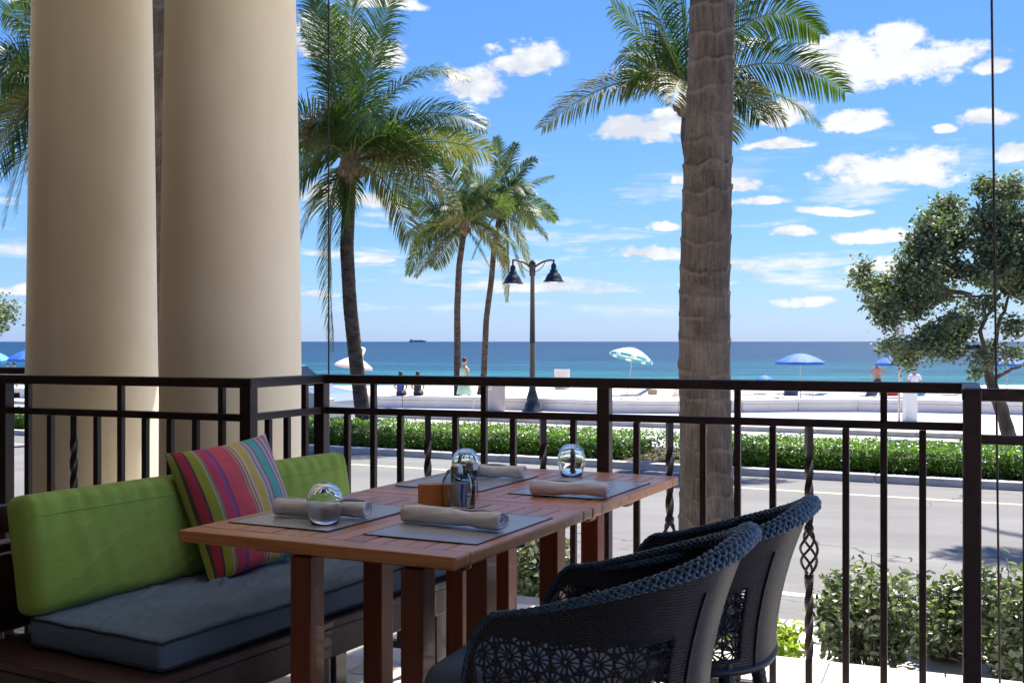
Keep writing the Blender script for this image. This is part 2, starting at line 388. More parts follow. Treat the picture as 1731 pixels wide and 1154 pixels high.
def leafmat(name, c1, c2, c3, rough=.38, trans=.35, spec=.5):
    m = bpy.data.materials.new(name); m.use_nodes = True; t = m.node_tree; q = NB(t); p = t.nodes['Principled BSDF']
    g = q.n('ShaderNodeNewGeometry'); n = q.noise(obj_co(q), 2.2, 3, .5)
    f = q.math('ADD', q.math('MULTIPLY', g.outputs['Random Per Island'], .65), q.math('MULTIPLY', n, .35))
    c = q.ramp(f, [(.15, c1), (.5, c2), (.85, c3)])
    q.link(c, p.inputs['Base Color']); p.inputs['Roughness'].default_value = rough; p.inputs['Specular IOR Level'].default_value = spec
    tr = q.n('ShaderNodeBsdfTranslucent'); q.link(q.mix(1.0, c, (1.7, 1.9, .5), 'MULTIPLY'), tr.inputs[0])
    mx = q.n('ShaderNodeMixShader'); mx.inputs[0].default_value = trans
    q.link(p.outputs[0], mx.inputs[1]); q.link(tr.outputs[0], mx.inputs[2])
    q.link(mx.outputs[0], t.nodes['Material Output'].inputs[0]); return m
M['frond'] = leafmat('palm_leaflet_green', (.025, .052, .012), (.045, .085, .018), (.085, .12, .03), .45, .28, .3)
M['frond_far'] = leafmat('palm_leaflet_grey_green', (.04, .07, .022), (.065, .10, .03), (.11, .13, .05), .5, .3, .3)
M['frond_old'] = leafmat('palm_leaflet_yellowing', (.07, .08, .025), (.13, .13, .045), (.22, .19, .09), .55, .3, .3)
M['frond_dry'] = leafmat('palm_leaflet_dry', (.14, .10, .055), (.24, .18, .10), (.34, .28, .18), .6, .2)
M['rachis'] = mat('palm_frond_stem', (.16, .16, .05), .5)
M['palmbark_far'] = mat('dark_palm_bark', (.08, .06, .05), .9, .2, fn=mottled((.035, .027, .022), (.12, .09, .07), 5, 7, .6, .02, stretch=(1, 1, 2)))
M['husk'] = mat('palm_husk', (.16, .11, .06), .85, fn=mottled((.08, .055, .03), (.22, .16, .09), 14, 5, .6, .01, stretch=(1, 1, .3)))
M['hedge'] = leafmat('hedge_leaf', (.055, .12, .015), (.10, .19, .025), (.17, .28, .05), .35, .35)
M['hedge_in'] = mat('hedge_twigs', (.03, .035, .015), .9)
M['seagrape'] = leafmat('tree_leaf', (.06, .088, .052), (.125, .16, .095), (.26, .29, .20), .5, .2, .3)
M['shrub'] = leafmat('shrub_leaf', (.035, .055, .025), (.10, .13, .07), (.32, .35, .25), .4, .25)  # dark undersides and pale highlights are put into the leaf tones
M['lime'] = leafmat('lime_plant_leaf', (.16, .24, .04), (.26, .34, .06), (.40, .44, .12), .4, .4)
M['bark'] = mat('grey_brown_bark', (.10, .08, .06), .9, .2, fn=mottled((.05, .038, .028), (.16, .125, .095), 4, 8, .9, .03, stretch=(1, 1, .35)))
def palmbark(q, p):
    co = obj_co(q); ver = q.noise(q.mapping(co, sc=(40, 40, 3.5)), 1.0, 7, .7, .4); big = q.noise(co, 2.6, 6, .65, 1.0); fine = q.noise(co, 60, 4, .6)
    f = q.math('ADD', q.math('MULTIPLY', ver, .38), q.math('ADD', q.math('MULTIPLY', big, .47), q.math('MULTIPLY', fine, .15)))
    c = q.ramp(f, [(.36, (.035, .026, .021)), (.48, (.078, .064, .055)), (.64, (.16, .136, .118))])
    sc_ = q.n('ShaderNodeAttribute'); sc_.attribute_name = 'scar'
    wob = q.math('ADD', sc_.outputs['Fac'], q.math('MULTIPLY', q.math('SUBTRACT', fine, .5), .10))
    rm_ = q.ramp(q.noise(q.mapping(co, sc=(5, 5, 4), loc=(8, 2, 5)), 1.0, 3, .5), [(.42, .15), (.60, 1.)])
    c = q.mix(q.math('MULTIPLY', rm_, q.ramp(wob, [(.0, .7), (.05, .0)])), c, (.022, .016, .013))       # dark crack under each leaf scar
    c = q.mix(q.math('MULTIPLY', rm_, q.ramp(wob, [(.78, .0), (.92, .40), (.99, .2)])), c, (.21, .18, .15))                                   # pale band along the lip
    sp_ = q.ramp(q.noise(q.mapping(co, sc=(6, 6, 3.2), loc=(3, 1, 2)), 1.0, 4, .6), [(.66, 0.0), (.72, 1.0)])
    q.link(q.mix(q.math('MULTIPLY', sp_, .85), c, (.018, .012, .010)), p.inputs['Base Color'])
    bump(q, p, q.math('ADD', ver, q.math('MULTIPLY', fine, .5)), .7, .014)
M['palmbark'] = mat('ringed_palm_bark', (.2, .15, .1), .9, .2, fn=palmbark)
M['lamp'] = mat('dark_green_black_enamel', (.012, .02, .024), .35, .5)
M['lens'] = mat('frosted_lamp_glass', (.5, .5, .48), .4)
M['white'] = mat('white_paint', (.75, .75, .74), .5); M['offwhite'] = mat('offwhite_plastic', (.6, .56, .52), .6)
M['bin'] = mat('beige_bin', (.42, .38, .36), .7); M['graybin'] = mat('grey_bin', (.25, .26, .27), .6); M['lav'] = mat('lavender_lid', (.22, .20, .33), .5)
M['galv'] = mat('galvanised_post', (.42, .42, .42), .5, .5, .6); M['signf'] = mat('sign_back', (.45, .5, .5), .5)
M['umb_blue'] = mat('royal_blue_canvas', (.006, .10, .42), .7); M['umb_cyan'] = mat('sky_blue_canvas', (.03, .24, .50), .7)
M['umb_pink'] = mat('pale_pink_canvas', (.62, .5, .5), .7)
def stripes(q, p):
    co = obj_co(q); s_ = q.n('ShaderNodeSeparateXYZ'); q.link(co, s_.inputs[0])
    r = q.math('SQRT', q.math('ADD', q.math('MULTIPLY', s_.outputs[0], s_.outputs[0]), q.math('MULTIPLY', s_.outputs[1], s_.outputs[1])))
    f = q.math('FRACT', q.math('MULTIPLY', r, 6.2)); q.link(q.ramp(f, [(0, (.75, .78, .76)), (.5, (.10, .42, .48))], 'CONSTANT'), p.inputs['Base Color'])
M['umb_stripe'] = mat('turquoise_striped_canvas', (.5, .7, .7), .7, fn=stripes)
M['navy'] = mat('navy_sling', (.02, .035, .12), .7); M['lblue'] = mat('light_blue_sling', (.05, .25, .55), .7); M['redc'] = mat('red_sling', (.45, .02, .03), .7)
M['tan'] = mat('tan_bag', (.35, .25, .14), .7); M['skin'] = mat('skin', (.42, .22, .15), .55, **{'Subsurface Weight': .0}); M['hair'] = mat('dark_hair', (.02, .014, .01), .6)
M['shirt_b'] = mat('blue_shirt', (.03, .05, .30), .8); M['shirt_n'] = mat('black_shirt', (.02, .022, .035), .8); M['shirt_w'] = mat('white_shirt', (.72, .70, .68), .8)
M['shorts'] = mat('dark_shorts', (.03, .03, .05), .8); M['mint'] = mat('mint_dress', (.35, .55, .45), .8); M['cap'] = mat('blue_cap', (.05, .15, .4), .7)
M['carpaint'] = mat('silver_blue_car_paint', (.32, .37, .42), .3, .5, .4, coat=.8); M['carglass'] = mat('dark_car_glass', (.012, .016, .02), .08, .6)
M['tyre'] = mat('tyre_rubber', (.015, .015, .015), .8); M['alloy'] = mat('alloy_wheel', (.5, .5, .52), .3, .5, .9); M['lightred'] = mat('red_lamp_plastic', (.35, .02, .02), .3)
M['ship'] = mat('hazy_ship_paint', (.20, .30, .38), .8)  # distance haze is mixed into the ship's colour
def sea_fn(q, p):
    g = q.n('ShaderNodeNewGeometry'); s_ = q.n('ShaderNodeSeparateXYZ'); q.link(g.outputs['Position'], s_.inputs[0])
    y = s_.outputs[1]; pos = g.outputs['Position']
    yy = q.math('ADD', y, q.math('MULTIPLY', q.math('SUBTRACT', q.noise(q.mapping(pos, sc=(.006, .02, 1)), 1.0, 4, .6), .5), 130))
    f = q.math('DIVIDE', q.math('LOGARITHM', q.math('MAXIMUM', yy, 60), 10), 4.0)
    # shallow water is turquoise over sand, deeper water blue
    c = q.ramp(f, [(.475, (.08, .30, .29)), (.50, (.018, .16, .19)), (.53, (.006, .095, .155)), (.59, (.002, .050, .120)), (.75, (.002, .036, .095)), (1, (.002, .036, .10))])
    big = q.noise(q.mapping(pos, sc=(.035, .12, 1)), 1.0, 6, .65)
    q.link(q.mix(q.ramp(big, [(.42, 0.), (.60, .9)]), c, q.mix(1.0, c, (.45, .5, .55), 'MULTIPLY')), p.inputs['Base Color'])
    wc = q.ramp(q.noise(q.mapping(pos, sc=(.05, .35, 1), loc=(7, 3, 0)), 1.0, 7, .72), [(.70, 0.), (.735, 1.)])
    base = p.inputs['Base Color'].links[0].from_socket
    q.link(q.mix(q.math('MULTIPLY', wc, .8), base, (.7, .75, .78)), p.inputs['Base Color'])
    w1 = q.noise(q.mapping(pos, sc=(.35, .9, 1)), 1.0, 6, .62, .3); w2 = q.noise(q.mapping(pos, sc=(.06, .16, 1)), 1.0, 3, .6)
    bump(q, p, q.math('ADD', q.math('MULTIPLY', w1, .8), w2), 1.0, 1.3)
M['sea'] = mat('sea_water', (.02, .2, .3), .35, .10, fn=sea_fn, **{'IOR': 1.33})

# ================================================================== layout axes
FZ = -.13                                   # terrace floor level
G0 = -1.2                                   # road level (the terrace floor is z = 0)
rd = Vector((.895, -.447, 0)).normalized()  # along the street
rm = Vector((.447, .895, 0)).normalized()   # across the street, away from the terrace
d = Vector((.927, -.375, 0)).normalized()   # along the railing
n_ = Vector((.375, .927, 0)).normalized()   # out of the terrace
RM = Vector((.36, 4.25, 0))                 # foot of the railing's middle post
def rp(t, o, z=0): return RM + d * t + n_ * o + Vector((0, 0, z))
def st(s, m, z=0): return rd * s + rm * m + Vector((0, 0, z))

# ------------------------------------------------------------------ ground, sea
def beach_z(Y, m=None):
    return G0 if Y < 40 else max(G0 - (Y - 40) / 51 * 1.2, -14)
ys = [-60, -20, 0, 15, 30, 40, 45, 50, 55, 60, 66, 72, 78, 84, 90, 100, 130, 300, 1200, 5000, 26000]
xs = [-26000, -3000, -400, -90, -60, -40, -25, -12, 0, 12, 25, 40, 60, 90, 400, 3000, 26000]
g = MB()
for Y in ys:
    for X in xs:
        z = beach_z(Y) - .01
        if 42 < Y < 95 and abs(X) < 60: z += (noise.noise(Vector((X * .12, Y * .2, 0)))) * .12
        g.v.append((X, Y, z))
for j in range(len(ys) - 1):
    for i in range(len(xs) - 1):
        a = j * len(xs) + i; g.f.append((a, a + 1, a + 1 + len(xs), a + len(xs)))
struct(g.build('ground', M['sand'], smooth=True))
sea = MB(); sea.add([(-26000, 86, -2.38), (26000, 86, -2.38), (26000, 26000, -2.38), (-26000, 26000, -2.38)], [(0, 1, 2, 3)])
struct(sea.build('sea', M['sea']))
def strip(name, m0, m1, z, mt, s0=-70, s1=70):
    q = MB(); q.add([st(s0, m0, z), st(s1, m0, z), st(s1, m1, z), st(s0, m1, z)], [(0, 1, 2, 3)]); return struct(q.build(name, mt))
strip('pavement', -8, 8.85, -1.085, M['concrete'])
strip('road', 8.8, 19.6, -1.19, M['asphalt'])
strip('white_line', 10.42, 10.56, -1.186, M['white_line'])
strip('yellow_line', 17.66, 17.82, -1.186, M['yellow_line'])
strip('verge', 19.55, 22.75, -1.09, M['soil'])
strip('roadway', 22.7, 29.1, -1.188, M['asphalt2'])
def kerb_row(name, m0, m1, ztop, s0, s1, step=2.4):
    e = thing(name, None, None, st(0, m0, ztop)); struct(e)
    s = s0; me = None
    while s < s1:
        if me is None:
            k = MB(); k.frame((0, 0, 0), rd, rm, (0, 0, 1), step - .015, m1 - m0, .22, bev=.02); o = k.build('kerbstone', M['kerb'], e, loc=st(s + step / 2, (m0 + m1) / 2, ztop - .11) - e.location); me = o.data
        else: link('kerbstone', me, e, st(s + step / 2, (m0 + m1) / 2, ztop - .11 + random.uniform(-.004, .004)) - e.location)
        s += step
kerb_row('kerb', 8.8, 9.1, -1.075, -14, 14)
kerb_row('kerb', 19.4, 19.7, -1.06, -34, 22)
kerb_row('kerb', 22.62, 22.8, -1.07, -40, 26)
kerb_row('kerb', 29.0, 29.25, -1.06, -44, 30)

# beach promenade wall: polyline from pixels of its foot (on the pavement level)
wall_px = [(-500, 690), (-200, 678), (0, 672), (250, 677), (420, 682), (560, 687), (680, 689), (800, 691), (914, 694), (1030, 698), (1147, 699), (1255, 697), (1350, 696), (1450, 696), (1550, 697), (1640, 699), (1731, 701), (1950, 706), (2300, 712)]
wl = [on(x, y, -1.08) for x, y in wall_px]
pv = MB()
for i, p in enumerate(wl):
    # point on the street-side kerb with the same position along the street
    s = p.dot(rd); pv.v += [tuple(st(s, 29.2, -1.08)), (p.x, p.y + .1, -1.08)]
for i in range(len(wl) - 1): pv.f.append((2 * i, 2 * i + 2, 2 * i + 3, 2 * i + 1))
struct(pv.build('promenade', M['concrete']))
sw = thing('seawall', 'long low white promenade wall curving along the back of the beach', 'wall', wl[8])
acc = []
for i in range(len(wl) - 1):
    L = (wl[i + 1] - wl[i]).length; k = max(1, round(L / 3.4))
    for j in range(k): acc.append(wl[i].lerp(wl[i + 1], j / k))
acc.append(wl[-1])
for i in range(len(acc) - 1):
    a, c = acc[i], acc[i + 1]; dd = (c - a).normalized(); nn = Vector((-dd.y, dd.x, 0)); L = (c - a).length
    mid = (a + c) / 2
    MB().frame(mid + nn * .22 + Vector((0, 0, .12)), dd, nn, (0, 0, 1), L - .02, .40, .30, bev=.01).build('wall_block', M['wallw'], sw)
    MB().frame(mid + nn * .22 + Vector((0, 0, .345)), dd, nn, (0, 0, 1), L - .02, .46, .13, bev=.02).build('coping_block', M['wallw'], sw)

# ------------------------------------------------------------------ terrace floor
deck = MB()
poly = [rp(-6, -7), rp(5, -7), rp(5, .68), rp(-.62, .68), rp(-.62, 1.35), rp(-6, 1.35)]
nv = len(poly); deck.v = [(p.x, p.y, FZ - .014) for p in poly] + [(p.x, p.y, -1.3) for p in poly]
deck.f = [tuple(range(nv))] + [(i, i + nv, (i + 1) % nv + nv, (i + 1) % nv) for i in range(nv)]
fl = struct(deck.build('floor', M['grout']))
tb = MB(); tb.frame((0, 0, 0), d, n_, (0, 0, 1), .444, .444, .014, bev=.003); tme = None
for i in range(-8, 8):
    for j in range(-7, 3):
        t, o = i * .45 + .1, j * .45 + .01
        if o > (.46 if t > -.8 else 1.2): continue
        c = rp(t, o, FZ - .007); 
        if tme is None: o_ = tb.build('tile', M['tile'], fl, loc=c); tme = o_.data
        else: link('tile', tme, fl, c)
# ------------------------------------------------------------------ building: ceiling and back wall (out of frame, they shade the terrace)
cl = MB(); zc = 4.2; OUT = (zc - .46) / 1.749
q4 = [rp(-9, -8), rp(2.7, -8), rp(2.7, OUT), rp(-1.3, OUT), rp(-1.3, OUT + .6), rp(-9, OUT + .6)]
cl.v = [(p.x, p.y, zc) for p in q4] + [(p.x, p.y, zc + .5) for p in q4]
cl.f = [(5, 4, 3, 2, 1, 0), (6, 7, 8, 9, 10, 11)] + [(i, (i + 1) % 6, (i + 1) % 6 + 6, i + 6) for i in range(6)]
struct(cl.build('ceiling', M['ceiling']))
bw = MB(); bw.frame(rp(-3.2, -8.1, 2.0), d, n_, (0, 0, 1), 11.6, .2, 4.38); struct(bw.build('wall_back', M['wallm']))
bw = MB(); bw.frame(rp(2.8, -5.6, 2.0), n_, d, (0, 0, 1), 4.8, .2, 4.38); struct(bw.build('shade_wall_right', M['wallm']))  # unseen wall added to keep light off the camera-facing sides

bw = MB(); bw.frame(rp(-5.0, -3.9, 2.0), n_, d, (0, 0, 1), 8.2, .2, 4.38); struct(bw.build('shade_wall_left', M['wallm']))  # unseen wall added to dim the left side of the columns
# ------------------------------------------------------------------ columns
def column(px, Y, dia, label):
    c = at(px, 577, Y); e = thing('column', label, 'column', (c.x, c.y, FZ), 'cream columns on the terrace edge', world=False)
    m = MB(); H = 4.33; prof = [(.0, .0)]
    rb = dia / 2 * 1.0
    MB().lathe([(0, -.02), (rb * 1.22, -.02), (rb * 1.22, .16), (rb * 1.2, .18), (0, .18)], 48).build('column_base', M['stucco'], e, loc=(0, 0, 0))
    pr = []
    for i in range(41):
        t = i / 40; z = .18 + t * (H - .30); r = rb * (1.02 - .055 * max(0, (z - 1.0)) ** 1.15 / 1.8 * 1.25)
        r *= 1 + .0025 * math.sin(z * 3 + px)
        pr.append((r, z))
    m.lathe(pr, 72); o = m.build('column_shaft', M['stucco'], e, smooth=True, loc=(0, 0, 0))
    MB().lathe([(rb * .8, H - .18), (rb * 1.12, H - .12), (rb * 1.2, H - .02), (0, H - .02)], 48).build('column_capital', M['stucco'], e, loc=(0, 0, 0))
column(391, 5.50, .685, 'right-hand thick round cream column, nearest the corner of the railing')
column(157, 6.11, .685, 'left-hand thick round cream column beside the left edge of the view')

# ------------------------------------------------------------------ railing
rail = thing('railing', 'dark bronze metal railing with plain and twisted balusters round the terrace', 'railing', rp(0, 0))
BS = .0235
def twisted(p, z0, z1, w=BS, basket=None):
    m = MB(); N = 90; nt_ = 4
    def ring(z, ang, ww):
        vs = []
        for k in range(4):
            a = ang + math.pi / 4 + k * math.pi / 2; r = ww * .7071
            vs.append(p + Vector((math.cos(a) * r, math.sin(a) * r, z)))
        return vs
    base = math.atan2(d.y, d.x)
    segs = [(z0, z1)] if basket is None else [(z0, basket - .078), (basket + .078, z1)]
    for (a0, a1) in segs:
        k = max(2, int((a1 - a0) / .008)); vs = []
        for i in range(k + 1):
            z = a0 + (a1 - a0) * i / k
            lim0, lim1 = z0 + .10, z1 - .09
            ph = 0
            if lim0 < z < lim1 and (basket is None or abs(z - basket) > .1): ph = 1
            zz = min(max(z, lim0), lim1)
            if basket is not None:
                ang = (zz - lim0) / .16 * math.pi
            else: ang = (zz - lim0) / .16 * math.pi
            vs += ring(z, base + ang, w * (.97 if ph else 1))
        fs = [(i * 4 + j, i * 4 + (j + 1) % 4, (i + 1) * 4 + (j + 1) % 4, (i + 1) * 4 + j) for i in range(k) for j in range(4)]
        fs += [(3, 2, 1, 0), (k * 4, k * 4 + 1, k * 4 + 2, k * 4 + 3)]
        m.add(vs, fs)
    o = m.build('baluster', M['iron'], rail)
    if basket is not None:
        bk = MB()
        for s_ in range(4):
            pts = []; rr = []
            for i in range(21):
                t = i / 20; r = .004 + .027 * math.sin(math.pi * t) ** .75; a = s_ * math.pi / 2 + t * math.pi * 1.5
                pts.append(p + Vector((math.cos(a) * r, math.sin(a) * r, basket - .085 + .17 * t))); rr.append(.0052)
            bk.tube(pts, rr, 6)
        for zz in (-.088, .088): bk.lathe([(.0, -.014), (.016, -.012), (.018, 0), (.016, .012), (0, .014)], 10, p + Vector((0, 0, basket + zz)))
        bk.build('basket', M['iron'], o, smooth=True).matrix_parent_inverse = Matrix.Identity(4)
def rail_run(P, D, L, specs, ztop=1.07, first=True, last=True, posts=None):
    """P start foot, D direction; specs = list of (distance, kind)"""
    E = P + D * L
    up = Vector((0, 0, 1))
    m = MB(); m.bar(P + up * (ztop - .021) - D * .03, E + up * (ztop - .021) + D * .03, .056, .038, bev=.006); m.build('top_rail', M['iron'], rail)
    m = MB(); m.bar(P + up * .914, E + up * .916, .034, .028, bev=.003); m.build('mid_rail', M['iron'], rail)
    m = MB(); m.bar(P + up * -.055, E + up * -.055, .034, .030, bev=.003); m.build('bottom_rail', M['iron'], rail)
    for s, k in specs:
        p = P + D * s
        if k == 'P':
            m = MB(); m.bar(p + up * FZ, p + up * (ztop - .03), .05, .05, up=D, bev=.003); m.build('post', M['iron'], rail)
        elif k == 'L':
            m = MB(); m.bar(p + up * -.04, p + up * (ztop - .03), BS, BS, up=D, bev=.002); m.build('baluster', M['iron'], rail)
        elif k == 'S':
            m = MB(); m.bar(p + up * -.04, p + up * .9, BS, BS, up=D, bev=.002); m.build('baluster', M['iron'], rail)
        elif k == 'T': twisted(p, -.04, .9, basket=.445)
pat = ['S', 'T', 'S', 'L', 'S', 'T', 'S', 'L', 'S']
s1 = [( (i + 1) * .127, pat[i]) for i in range(9)]
P0 = rp(-1.275, 0); P1 = rp(0, 0); P2 = rp(1.31, 0)
rail_run(P0, d, 1.275 + 1.31, [(0, 'P')] + [(1.275 - (i + 1) * .1275, pat[i]) for i in range(9)] + [(1.275, 'P')] + [(1.275 + (i + 1) * .1285, pat[i]) for i in range(9)] + [(2.585, 'P')])
Q0 = P0 - n_ * .528
rail_run(P0, -n_, .528, [(.132, 'L'), (.264, 'S'), (.396, 'S'), (.528, 'P')])
pat2 = ['L', 'S', 'S', 'S', 'L', 'S', 'T', 'S', 'L']
rail_run(Q0, -d, 1.25, [((i + 1) * .1245, pat2[i]) for i in range(9)] + [(1.25, 'P')])
rail_run(Q0 - d * 1.25, -d, 1.6, [((i + 1) * .127, pat[i]) for i in range(9)] + [(1.35, 'P')])
P3 = P2 - n_ * .47
rail_run(P2, -n_, .47, [(.12, 'S'), (.24, 'L'), (.36, 'S'), (.47, 'P')])
rail_run(P3, d, 1.5, [((i + 1) * .15, 'L' if i in (0, 4, 8) else 'S') for i in range(9)] + [(1.5, 'P')])
# rail running outside the left column
for o in []: pass
rail2 = rail
rail = thing('railing', 'short dark railing beyond the left column at the very left edge', 'railing', (-3.2, 6.05, 0))
rail_run(Vector((-2.72, 6.02, 0)), -d, 1.7, [((i + 1) * .127, ('S', 'S', 'L')[i % 3]) for i in range(12)] + [(1.7, 'P')])
rail = rail2

# guide cables for the roll-down blinds
def cable(px0, px1, Y, label, z0=-.13, r=.0035):
    a = at(px0, 0, Y); zt = zc; k = (px1 - px0) / 640.0
    top = at(px0 - k * 60, 0, Y); top.z = zt + .0
    bot = Vector((at(px1, 577, Y).x + 0, Y, z0))
    m = MB(); m.tube([top, bot], r, 8)
    e = thing('guide_cable', label, 'cable', bot, 'guide cables hanging from the roof')
    m.build('cable_wire', M['iron'], e)
    MB().lathe([(0, 0), (.012, 0), (.012, .03), (.005, .05), (0, .05)], 10, bot).build('cable_anchor', M['iron'], e)
cable(555, 556, 4.83, 'thin dark vertical cable just right of the cream columns')
cable(1668, 1691, 3.80, 'thin dark slightly slanting cable in front of the leafy tree on the right', r=.0042)

# ================================================================== palms
def bez(a, b_, c, t): return a * (1 - t) ** 2 + b_ * 2 * t * (1 - t) + c * t * t
def frond(name, p0, p1, p2, leaf, parent, mt, dens=1.0, droop=.55, seed=0, wid=.03, fold=.0):
    rnd = random.Random(seed); m = MB()
    L = (p1 - p0).length + (p2 - p1).length; L *= .93
    N = int(74 * dens * max(.7, L / 3.2)); pts = [bez(p0, p1, p2, i / 12) for i in range(13)]
    r = MB(); r.tube(pts, [max(.004, .028 * (1 - i / 12) ** .8) for i in range(13)], 5)
    tw = rnd.choice((-1, 1)) * rnd.uniform(.25, 1.15)
    for i in range(N):
        t = .10 + .90 * (i + rnd.uniform(-.2, .2)) / N
        t = min(t, .995)
        c = bez(p0, p1, p2, t); T = (bez(p0, p1, p2, min(t + .02, 1)) - bez(p0, p1, p2, t - .02)).normalized()
        S = T.cross(Vector((0, 0, 1)))
        if S.length < .25: S = T.cross(Vector((math.cos(seed), math.sin(seed), .2)))
        S.normalize(); Nn = S.cross(T)
        S = (S * math.cos(tw) + Nn * math.sin(tw)).normalized(); Nn = S.cross(T)
        env = min(1, (t - .04) / .22) ** .7 * (1 - max(0, (t - .62) / .38) ** 1.7 * .72)
        for sg in (-1, 1):
            if rnd.random() < .05: continue
            l = leaf * env * rnd.uniform(.82, 1.08)
            fwd = .38 + .55 * t + rnd.uniform(-.12, .12)
            if T.z > .35: fwd += .75 * (T.z - .35)
            D1 = (T * fwd + S * sg * 1.0 + Nn * (.30 + rnd.uniform(-.12, .12)) + Vector((0, 0, -droop * .35))).normalized()
            D2 = (D1 + Vector((0, 0, -droop * rnd.uniform(.35, .9)))).normalized()
            D3 = (D2 + Vector((0, 0, -droop * rnd.uniform(.5, 1.3)))).normalized()
            w = (Nn.cross(D1)); w = (w + T * rnd.uniform(-.3, .5)).normalized() * wid * .5
            a = c; b1 = a + D1 * l * .36; b2 = b1 + D2 * l * .36; e = b2 + D3 * l * .30
            o = len(m.v)
            m.v += [tuple(a - w * .5), tuple(a + w * .5), tuple(b1 - w), tuple(b1 + w), tuple(b2 - w * .75), tuple(b2 + w * .75), tuple(e)]
            m.f += [(o, o + 1, o + 3, o + 2), (o + 2, o + 3, o + 5, o + 4), (o + 4, o + 5, o + 6)]
    f = m.build(name, mt, parent)
    rr = r.build('midrib', M['rachis'] if mt not in (M['frond_dry'], M['frond_old']) else M['frond_old'], f); rr.matrix_parent_inverse = Matrix.Identity(4)
    return f
def palm_trunk(path, rads, parent, rings=True, n=20, mt=None, step=.05, ringlen=.16, amp=.035, seed=0):
    """path: control points bottom to top"""
    m = MB(); tot = 0; P = []
    for i in range(len(path) - 1):
        a, c = path[i], path[i + 1]; k = max(1, int((c - a).length / step))
        for j in range(k): P.append((a.lerp(c, j / k), rads[i] + (rads[i + 1] - rads[i]) * j / k))
    P.append((path[-1], rads[-1])); vs = []; PH = []
    # smooth the centre line
    C = [p for p, _ in P]
    for _ in range(12): C = [C[0]] + [(C[i - 1] + C[i] * 2 + C[i + 1]) / 4 for i in range(1, len(C) - 1)] + [C[-1]]
    for i, c in enumerate(C):
        z = i * step; r0 = P[i][1]
        for k in range(n):
            th = 2 * math.pi * k / n
            wob = noise.noise(Vector((math.cos(th) * 1.3 + seed, math.sin(th) * 1.3, z * .9))) * .5
            z = i * step + .07 * noise.noise(Vector((seed, 2, i * step * 2.3)))
            ph = (z / ringlen + wob * .7 + .10 * math.sin(th + z)) % 1.0
            lip = ph ** 5
            am_ = amp * (.35 + 1.1 * abs(noise.noise(Vector((int(z / ringlen) * 1.7, seed, 4)))) * 2)
            r = r0 * (1 + am_ * (lip * (1 + 1.6 * max(0, noise.noise(Vector((math.cos(th) * 2, math.sin(th) * 2 + seed, int(z / ringlen) * 3.1))))) - .2) + .035 * noise.noise(Vector((math.cos(th) * 1.5, math.sin(th) * 1.5, z * 1.3 + seed))))
            vs.append(c + Vector((math.cos(th) * r, math.sin(th) * r, 0))); PH.append(ph)
    N = len(C)
    fs = [(i * n + k, i * n + (k + 1) % n, (i + 1) * n + (k + 1) % n, (i + 1) * n + k) for i in range(N - 1) for k in range(n)]
    fs += [tuple((N - 1) * n + k for k in range(n))]
    m.add(vs, fs); o = m.build('trunk', mt or M['palmbark'], parent, smooth=True)
    at_ = o.data.attributes.new('scar', 'FLOAT', 'POINT'); at_.data.foreach_set('value', PH)
    return o

def palm(label, Y, base_px, trunk_px, crown_px, r0, r1, fr, leaf=.75, seed=1, extra=8, elen=3.0, dens=1.0, mt='frond', wid=.032, grp='coconut palms between the road and the beach', base_z=None):
    """fr: list of (ctrl_px, tip_px, depth offset at tip, material key)"""
    bz = -1.1 if base_z is None else base_z
    base = at(base_px, 577, Y); base.z = bz
    e = thing('palm_tree', label, 'palm tree', base, grp)
    path = [base] + [at(x, y, Y) for x, y in trunk_px] + [at(*crown_px, Y)]
    rads = [r0] + [r0 + (r1 - r0) * min(1, (i + .5) / max(1, len(path) - 1)) for i in range(len(path) - 1)]
    if seed: rads[0] = r0 * 1.2
    palm_trunk(path, rads, e, n=18, mt=M['palmbark_far'], amp=.05, ringlen=.13, step=.035, seed=seed)
    C = at(*crown_px, Y); rnd = random.Random(seed)
    hk = MB(); hk.lathe([(r1 * .9, -.45), (r1 * 1.5, -.2), (r1 * 1.9, .05), (r1 * 1.3, .35), (.04, .6)], 12, C)
    hk.build('crown_shaft', M['husk'], e, smooth=True)
    for k in range(6):
        a = k * 1.05; nut = MB()
        c = C + Vector((math.cos(a) * .24, math.sin(a) * .24, -.12 + .06 * (k % 2)))
        nut.lathe([(0, -.13), (.07, -.10), (.10, -.02), (.09, .06), (.04, .12), (0, .13)], 8, c); nut.build('coconut', M['husk'], e, smooth=True)
    for i, (c, t, dy, mk) in enumerate(fr):
        p0 = C + Vector((0, 0, .12)) + (at(*c, Y) - C).normalized() * .1
        p1 = at(*c, Y) + Vector((0, dy * .55, 0)); p2 = at(*t, Y) + Vector((0, dy, 0))
        frond('frond', p0, p1, p2, leaf, e, M[mk], dens, seed=seed * 100 + i, wid=wid, droop=.55 if mk != 'frond_dry' else .9)
    for k in range(extra):
        a = 2 * math.pi * (k + rnd.random() * .5) / extra
        elv = rnd.uniform(-.2, 1.1); D = Vector((math.cos(a) * math.cos(elv), math.sin(a) * math.cos(elv), math.sin(elv)))
        l = elen * rnd.uniform(.75, 1.0)
        p1 = C + D * l * .55 + Vector((0, 0, .25 * l)); p2 = C + Vector((D.x, D.y, 0)) * l * .95 + Vector((0, 0, (D.z - .35) * l * .6))
        frond('frond', C + Vector((0, 0, .1)), p1, p2, leaf, e, M['frond_old' if elv < .05 and rnd.random() < .5 else mt], dens, seed=seed * 100 + 50 + k, wid=wid)
    return e
G_, O_, D_ = 'frond', 'frond_old', 'frond_dry'
